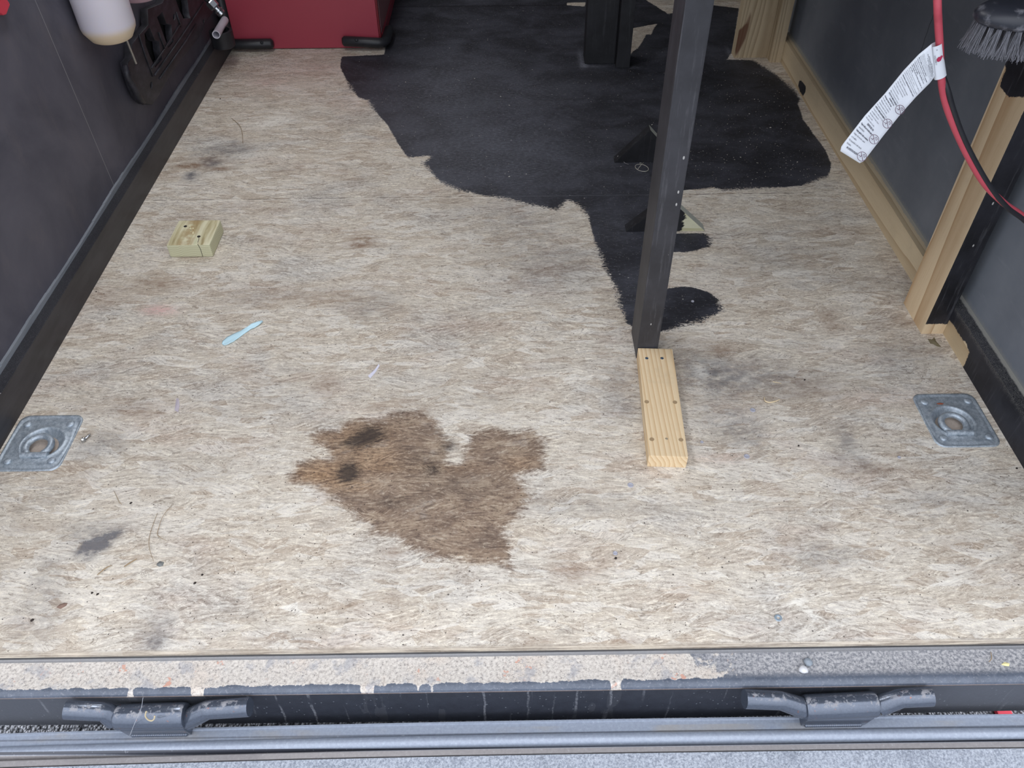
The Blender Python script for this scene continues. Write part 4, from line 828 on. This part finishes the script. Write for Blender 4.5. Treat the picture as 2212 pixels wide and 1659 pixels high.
# ---------------------------------------------------------------- scrubbing brush hanging top right
bc = Vector(pl(2212, 30, 1, 1.40)); br_ = thing('scrub_brush', tuple(bc), 'dark oval scrubbing brush with grey bristles at the top right', 'brush')
g = G('worn_brush_plastic', .4, 0, .5); n = g.noise(g.P, 25, 5, .65); MAT_BR = g.out(g.mix(g.step(n, .48, .68), S(40, 42, 50), S(132, 132, 138)))
A_, B_ = .082, .052
vs = []; prof = [(.0, .020), (.55, .019), (.80, .016), (.92, .010), (1.0, .002), (1.0, -.006), (.93, -.012), (.85, -.014), (0, -.014)]; N_ = 48
for k_, h_ in prof:
    for k in range(N_): a_ = 2*math.pi*k/N_; vs.append(bc+Vector((A_*k_*math.cos(a_), B_*k_*math.sin(a_), h_)))
fs = [(i*N_+k, i*N_+(k+1) % N_, (i+1)*N_+(k+1) % N_, (i+1)*N_+k) for i in range(len(prof)-1) for k in range(N_)]
MB().add(vs, fs).build('block', MAT_BR, br_, smooth=True)
mb = MB()
for rx, ry, nt_ in ((.92, .90, 26), (.62, .58, 16), (.3, .25, 7)):
    for k in range(nt_):
        a_ = 2*math.pi*(k+.3)/nt_; base = bc+Vector((A_*rx*math.cos(a_)*.93, B_*ry*math.sin(a_)*.93, -.013))
        outv = Vector((math.cos(a_)*.14*rx, math.sin(a_)*.20*ry, -1)).normalized()
        for h in range(26):
            dv = (outv+Vector((random.gauss(0, .09), random.gauss(0, .09), 0))).normalized(); L_ = .046+random.uniform(-.006, .004)
            b0 = base+Vector((random.gauss(0, .0022), random.gauss(0, .0022), 0)); mb.tube([b0, b0+dv*L_*.55, b0+dv*L_+Vector((random.gauss(0, .002), random.gauss(0, .002), 0))], [.00065, .0006, .0004], 3, cap=False)
o = mb.build('bristles', plain('grey_bristle', S(128, 128, 134), .7, var=.25, sc=60), br_); o['kind'] = 'stuff'
h0 = bc+Vector((.01, .0, .015)); MB().tube([h0, h0+Vector((.02, .02, .05)), h0+Vector((.07, .085, .20)), (1.12, 1.60, 1.30)], [.018, .013, .012, .012], 16).build('handle', MAT_BR, br_, smooth=True)

# ---------------------------------------------------------------- loose things on the floor and sill
def fth(name, px_, z, m, mbf, lab, cat, group=None, smooth=False, bevel=0):
    p_ = fl(px_[0], px_[1], z); mb = MB(); mbf(mb, Vector(p_)); o = mb.build(name, m, loc=tuple(p_), smooth=smooth, bevel=bevel); return tag(o, lab, cat, group)
# twisted pale blue paper strip
A = fl(482, 746); B = fl(566, 695); d = Vector(B-A); L_ = d.length; d.normalize(); s_ = Vector((-d.y, d.x, 0)); mb = MB(); vs = []
W_ = [(0, .004), (.06, .011), (.2, .0155), (.35, .0135), (.5, .008), (.62, .0055), (.68, .005), (.76, .008), (.9, .008), (1, .006)]; nt_ = len(W_)
for k, (t_, wd) in enumerate(W_):
    c_ = Vector(A)+d*(L_*t_)+s_*(.004*math.sin(t_*5)); tw = 0 if t_ < .45 else (t_-.45)*4.5
    for j in range(5):
        u_ = j/4-.5; lift = .002+abs(math.sin(tw))*.004+.0015*math.sin(j*2+k)
        vs.append(c_+s_*(u_*2*wd*math.cos(tw*.5))+Vector((0, 0, max(.0006, lift+u_*2*wd*math.sin(tw)*.5))))
fs = [(k*5+j, k*5+j+1, (k+1)*5+j+1, (k+1)*5+j) for k in range(nt_-1) for j in range(4)]
o = MB().add(vs, fs).build('paper_strip', plain('pale_blue_paper', S(196, 228, 238), .7, var=.05), loc=tuple(A), smooth=True); tag(o, 'twisted pale blue paper strip on the floor right of the wood block', 'paper')
sol = o.modifiers.new('s', 'SOLIDIFY'); sol.thickness = .0006; sol.offset = 1
# bolt by the left ring
A, B = Vector(fl(177, 953, .005)), Vector(fl(194, 939, .004)); ax = (B-A).normalized()
bt = thing('loose_bolt', tuple(A-Vector((0, 0, .005))), 'small shiny bolt lying right of the left tie-down ring', 'bolt')
MB().lathe([(.0048, 0), (.0048, .005)], A, ax, 6).build('head', MAT_CHR, bt); MB().lathe([(.0065, .005), (.0065, .0065)], A, ax, 18).build('washer', MAT_CHR, bt); MB().lathe([(.0026, .0065), (.0026, (B-A).length), (.001, (B-A).length+.002)], A, ax, 12).build('shank', MAT_CHR, bt, smooth=True)
MAT_ZINC = plain('zinc_washer', S(176, 192, 204), .4, .6)
def washer(x, y, r, lab):
    fth('washer', (x, y), 0, MAT_ZINC, lambda mb, p_: mb.lathe([(r*.42, 0), (r*.42, .0012), (r*.5, .0016), (r*.94, .0016), (r, .0012), (r, 0)], p_, n=24, caps=False), lab, 'washer', 'small zinc washers on the floor')
washer(1681, 1335, .0075, 'pale zinc washer lying near the sill at the lower right')
def scr(x, y, r, lab):
    t_ = thing('floor_screw', tuple(fl(x, y)), lab, 'screw', 'screw heads in the floor')
    p_ = fl(x, y, .0002); MB().lathe([(r, 0), (r, .0008), (r*.8, .0016), (r*.5, .0008), (0, .0006)], p_, n=18).build('head', plain('floor_screw_steel', S(170, 170, 180), .6, .1), t_)
scr(1362, 1048, .0068, 'grey screw head in the floor between the stain and the pine board foot'); scr(1626, 886, .0068, 'bluish screw head in the floor right of the pine board, next to a pale curl'); scr(1613, 986, .0068, 'bluish screw head in the floor right of the pine board foot'); scr(1516, 955, .004, 'tiny bright screw head just right of the pine board foot'); scr(1329, 1195, .005, 'dark screw head in the floor above the middle of the sill'); scr(1942, 988, .004, 'dark little screw head left of the right tie-down ring'); scr(1496, 651, .0045, 'pale screw head inside the black paint lobe right of the post')
# curled pale shaving, dead leaf, pebbles, flakes
def curl(px_, z, m, lab, nm='wood_shaving', cat='shaving', r=.0016):
    P_ = [Vector(fl(a, b, z+.002+.003*abs(math.sin(k)))) for k, (a, b) in enumerate(px_)]; c_ = P_[0]
    o = MB().tube(smooth_path(P_, 5), [r*(.5+.5*math.sin(math.pi*min(1, (k+1)/(len(P_)*5-4)))) for k in range((len(P_)-1)*5+1)], 7).build(nm, m, loc=(c_.x, c_.y, z), smooth=True); return tag(o, lab, cat)
MAT_SHV = plain('pale_shaving', S(226, 206, 168), .8); MAT_TWIG = plain('dry_twig', S(150, 128, 98), .85); MAT_LEAF = plain('dead_leaf', S(112, 102, 78), .85)
curl([(1651, 858), (1653, 866), (1662, 869), (1674, 867), (1684, 863)], 0, MAT_SHV, 'pale curled wood shaving on the floor between the pine board and the right ring')
curl([(1688, 828), (1672, 825), (1669, 824)], 0, MAT_SHV, 'thin straight pale splinter on the floor above the curled shaving', r=.0009)
curl([(2140, 1408), (2142, 1422), (2136, 1430)], -.006, MAT_TWIG, 'dry grass sprig on the sill near the right end', 'grass_sprig', 'grass', .0008)
curl([(210, 1242), (222, 1232), (232, 1225), (242, 1221)], 0, MAT_TWIG, 'bent dry twig on the floor below the dark smudge at the lower left', 'twig', 'twig', .0012)
curl([(268, 1224), (282, 1215), (296, 1207)], 0, MAT_TWIG, 'straight dry twig on the floor right of the dark smudge', 'twig', 'twig', .0014)
curl([(246, 1060), (252, 1072), (258, 1085), (264, 1090)], 0, MAT_TWIG, 'curved hair-like fibre on the floor above the dark smudge', 'fibre', 'fibre', .0006)
curl([(372, 1090), (352, 1115), (343, 1140), (340, 1155), (350, 1163), (360, 1168)], 0, MAT_TWIG, 'long curved fibre on the floor right of the dark smudge at the lower left', 'fibre', 'fibre', .0006)
curl([(340, 1108), (325, 1150), (322, 1180), (332, 1213)], 0, MAT_TWIG, 'pale bowed fibre left of the longest fibre on the lower left floor', 'fibre', 'fibre', .0006)
curl([(500, 255), (520, 275), (525, 310)], 0, MAT_TWIG, 'dark bowed fibre on the floor below the red cabinet', 'fibre', 'fibre', .0009)
def leaf(px_, m, lab, nm='dead_leaf', cat='leaf', z=0, h=.003):
    P_ = [Vector(fl(a, b, z+.0008)) for a, b in px_]; c_ = sum(P_, Vector())/len(P_); n = len(P_); vs = P_+[c_+Vector((0, 0, h))]+[p_-Vector((0, 0, .0006)) for p_ in P_]; fs = [(k, (k+1) % n, n) for k in range(n)]+[(n+1+k, n+1+(k+1) % n, (k+1) % n, k) for k in range(n)]+[tuple(n+1+k for k in range(n))[::-1]]
    o = MB().add(vs, fs).build(nm, m, loc=(c_.x, c_.y, z)); return tag(o, lab, cat)
leaf([(2004,732),(2014,733),(2018,728),(2022,737),(2033,749),(2024,748),(2016,743),(2010,742)], MAT_LEAF, 'small dead brown leaf on the floor at the foot of the right wall post')
MAT_RUSTC = plain('rust_chip', S(150, 84, 60), .85)
p_ = leaf([(2023,871),(2030,870),(2039,871),(2036,873.5),(2026,873)], MAT_RUSTC, 'reddish chip lying on the right tie-down ring plate', 'bark_chip', 'chip', .0042, .001)
def pebble(x, y, z, r, m, lab, sq=(1, 1, .6)):
    c_ = Vector(fl(x, y, z)); vs, fs = [], []; n = 9
    for i in range(5):
        ph = math.pi*(i/4); 
        for k in range(n):
            a_ = 2*math.pi*k/n; rr_ = r*(1+random.uniform(-.15, .15)); vs.append(c_+Vector((rr_*math.sin(ph)*math.cos(a_)*sq[0], rr_*math.sin(ph)*math.sin(a_)*sq[1], r*sq[2]*(1-math.cos(ph))*.95)))
    fs = [(i*n+k, i*n+(k+1) % n, (i+1)*n+(k+1) % n, (i+1)*n+k) for i in range(4) for k in range(n)]
    o = MB().add(vs, fs).build('pebble', m, loc=tuple(c_), smooth=True); tag(o, lab, 'pebble', 'pebbles on the sill')
pebble(1744, 1432, -.006, .0085, plain('grey_stone', S(136, 144, 152), .8, var=.3, sc=200), 'round grey pebble on the sill above the right hinge')
pebble(1734, 1449, -.006, .0085, plain('white_stone', S(206, 206, 208), .7), 'white angular pebble on the sill just below the grey one')
leaf([(2163,1435),(2170,1430),(2181,1433),(2180,1439),(2170,1438)], plain('yellow_chip', S(226, 214, 158), .8), 'pale yellow chip on the sill at the far right', 'wood_chip', 'chip', -.006, .002)
leaf([(339,1217),(345,1212),(354,1214),(352,1222),(344,1224),(338,1221)], plain('grey_glass_chip', S(112, 114, 112), .5), 'grey squarish chip on the lower left floor right of the straight twig', 'stone_chip', 'chip')
leaf([(122,1312),(128,1306),(139,1302),(146,1303),(142,1309),(130,1315)], plain('brown_chip', S(128, 104, 92), .9), 'brown bark flake on the floor below the small black specks at lower left', 'bark_flake', 'chip')
leaf([(377,886),(381,860),(386,861),(388,874),(385,890)], plain('clear_tape_dull', S(186, 176, 184), .3), 'small dull strip of clear tape standing out on the left floor below the wood block', 'tape_scrap', 'tape', 0, .0012)
leaf([(795,812),(810,797),(818,786),(820,790),(812,803),(800,817)], plain('clear_tape_bright', S(214, 212, 226), .3), 'bright scrap of clear tape on the floor left of the floor centre', 'tape_scrap', 'tape', 0, .0012)
# dark crumbs
MAT_CR = plain('dark_crumb', S(48, 40, 36), .9)
CR = [(1330, 1206, 'dark crumb on the floor just below the dark screw head near the sill'), (437, 1242, 'dark crumb on the lower left floor, rightmost of the crumbs there'), (70, 1340, 'dark crumb close to the sill at the far lower left'), (211, 1284, 'dark crumb, right one of a close pair on the lower left floor'), (199, 1281, 'dark crumb, left one of a close pair on the lower left floor'), (421, 1260, 'dark oval crumb just below the rightmost crumb of the lower left floor'), (283, 1087, 'dark crumb on the left floor above the long fibres'), (208, 630, 'dark crumb beside the left baseboard below the wood block'), (476, 214, 'dark crumb on the back left floor below the red cabinet'), (1738, 821, 'dark crumb on the right floor above the curled shaving'), (1725, 963, 'dark crumb on the right floor left of the right tie-down ring'), (2196, 1012, 'dark crumb at the foot of the right baseboard by the picture edge')]
for k, (x, y, lb) in enumerate(CR):
    c_ = Vector(fl(x, y)); r = random.uniform(.0022, .0042); mb = MB().lathe([(0, 0), (r, .0004), (r*.8, r*.6), (0, r*.9)], c_, n=6, ell=random.uniform(.5, 1)); o = mb.build('dirt_crumb', MAT_CR, loc=tuple(c_)); tag(o, lb, 'crumb', 'dark crumbs on the pale floor')
# scattered sawdust and fine grit (uncountable)
mb = MB()
for k in range(1500):
    if k < 600: x, y = random.gauss(560, 60), random.gauss(130, 18)
    elif k < 900: x, y = random.gauss(420, 90), random.gauss(240, 80)
    else: x, y = random.uniform(20, 2190), random.uniform(400, 1390)
    p_ = fl(x, y)
    if not (RL+.005 < p_[0] < RR-.005 and p_[1] < 3.57): continue
    if abs(p_[0]-.37) < .07 and 1.15 < p_[1] < 1.7: continue
    if any(math.hypot(p_[0]-a_, p_[1]-b_) < .11 for a_, b_ in ((-1.11, 1.287), (1.08, 1.32))) or (abs(p_[0]+.955) < .08 and 2.0 < p_[1] < 2.2): continue
    s = random.uniform(.0009, .0022); a_ = random.uniform(0, 3.14); ca, sa = math.cos(a_)*s, math.sin(a_)*s
    mb.add([(p_[0]-ca, p_[1]-sa, .0002), (p_[0]+sa*.5, p_[1]-ca*.5, .0003), (p_[0]+ca, p_[1]+sa, .0002), (p_[0]-sa*.5, p_[1]+ca*.5, .0003), (p_[0], p_[1], s*.6)], [(0, 1, 4), (1, 2, 4), (2, 3, 4), (3, 0, 4)])
o = mb.build('grit', plain('dark_grit', S(74, 64, 58), .9)); tag(o, 'fine dark grit scattered over the pale floor', 'grit', kind='stuff')
mb = MB()
for k in range(900):
    x, y = (random.uniform(760, 1440), random.uniform(60, 700)) if k < 500 else (random.uniform(1480, 1780), random.uniform(140, 400))
    p_ = fl(x, y)
    if poly_sdf([p_[:2]], PAINT)[0] > -.02 or (.30 < p_[0] < .65 and 1.5 < p_[1] < 2.7) or p_[1] > 3.33: continue
    s = random.uniform(.0008, .0022)*(2 if random.random() < .04 else 1); a_ = random.gauss(0, .6); ca, sa = math.cos(a_)*s, math.sin(a_)*s
    mb.add([(p_[0]-ca, p_[1]-sa, .0002), (p_[0]+sa*.5, p_[1]-ca*.5, .0003), (p_[0]+ca, p_[1]+sa, .0002), (p_[0]-sa*.5, p_[1]+ca*.5, .0003), (p_[0], p_[1], s*.6)], [(0, 1, 4), (1, 2, 4), (2, 3, 4), (3, 0, 4)])
o = mb.build('sawdust', plain('pale_sawdust', S(196, 190, 178), .9)); tag(o, 'pale sawdust specks on the black painted floor', 'sawdust', kind='stuff')
# chalk circle with a stroke
def ch(x, y): return Vector(fl(x, y, .0012))
mb = MB().tube([ch(1386.5+14.3*math.cos(a_)+1.5*math.sin(a_), 362.5+7.6*math.sin(a_)+2.0*math.cos(a_)) for a_ in [2*math.pi*k/28 for k in range(29)]], .0010, 6, cap=False)
mb.tube([ch(1378, 365), ch(1386, 355), ch(1390, 351)], .0010, 6).tube([ch(1381.5, 352), ch(1386, 352)], .0009, 6)
o = mb.build('chalk_mark', plain('chalk', S(176, 172, 160), .9), loc=tuple(ch(1387, 361)), smooth=True); tag(o, 'chalk circle with a stroke through it on the black floor beside the rear chock', 'chalk mark')
curl([(1326,341),(1334,338),(1342,344),(1350,352),(1358,355)], 0, plain('pale_thread', S(150, 150, 150), .8), 'thin pale thread on the black floor left of the chalk circle', 'thread', 'thread', .0008)
# seed curl, web strands on the left hinge
def air(px_, y, r, m, nm, lab, cat):
    P_ = [Vector(pl(a, b, 1, y)) for a, b in px_]; o = MB().tube(smooth_path(P_, 5), r, 6).build(nm, m, loc=tuple(P_[0]), smooth=True); return tag(o, lab, cat)
air([(316,1537),(314,1546),(319,1554),(327,1557),(333,1553),(334,1547)], .6215, .0014, plain('dry_seed', S(200, 184, 150), .8), 'dry_seed', 'dry curled seed lying on the barrel of the left ramp hinge', 'seed')
air([(309,1507),(304,1533),(292,1560),(280,1590)], .620, .0004, plain('cobweb', S(176, 178, 184), .8), 'cobweb', 'cobweb strand stretched over the left ramp hinge', 'cobweb')
# red scrap seen through the gap on the ground
p_ = Vector(pl(2165, 1538, 2, -.525)); o = MB().box(p_.x-.018, p_.x+.018, p_.y-.03, p_.y+.03, -.529, -.515).build('red_scrap', plain('red_scrap', S(226, 60, 80), .6), loc=(p_.x, p_.y, -.529), bevel=.003); tag(o, 'small red object on the gravel seen through the gap at the lower right', 'scrap')
# ramp deck screw
p_ = fl(1883, 1634, -.112); 
o = MB().lathe([(.006, 0), (.006, .002), (.004, .003), (0, .002)], (p_[0], p_[1], p_[2]), (0, -.22, 1), 14).build('screw', MAT_GALV, ramp)
# added housings for the unseen fill lamps (above the frame)
for p_ in FILL_LAMPS:
    t_ = thing('fill_lamp', (p_[0], p_[1], ZC), 'added flat white fill lamp under the ceiling, '+('the one nearer the open rear' if p_[1] < 3 else 'the one further inside'), 'light', 'added fill lamps')
    MB().box(p_[0]-.16, p_[0]+.16, p_[1]-.46, p_[1]+.46, p_[2]-.025, ZC-.001).build('housing', plain('white_housing', S(220, 220, 220), .5), t_, bevel=.006)
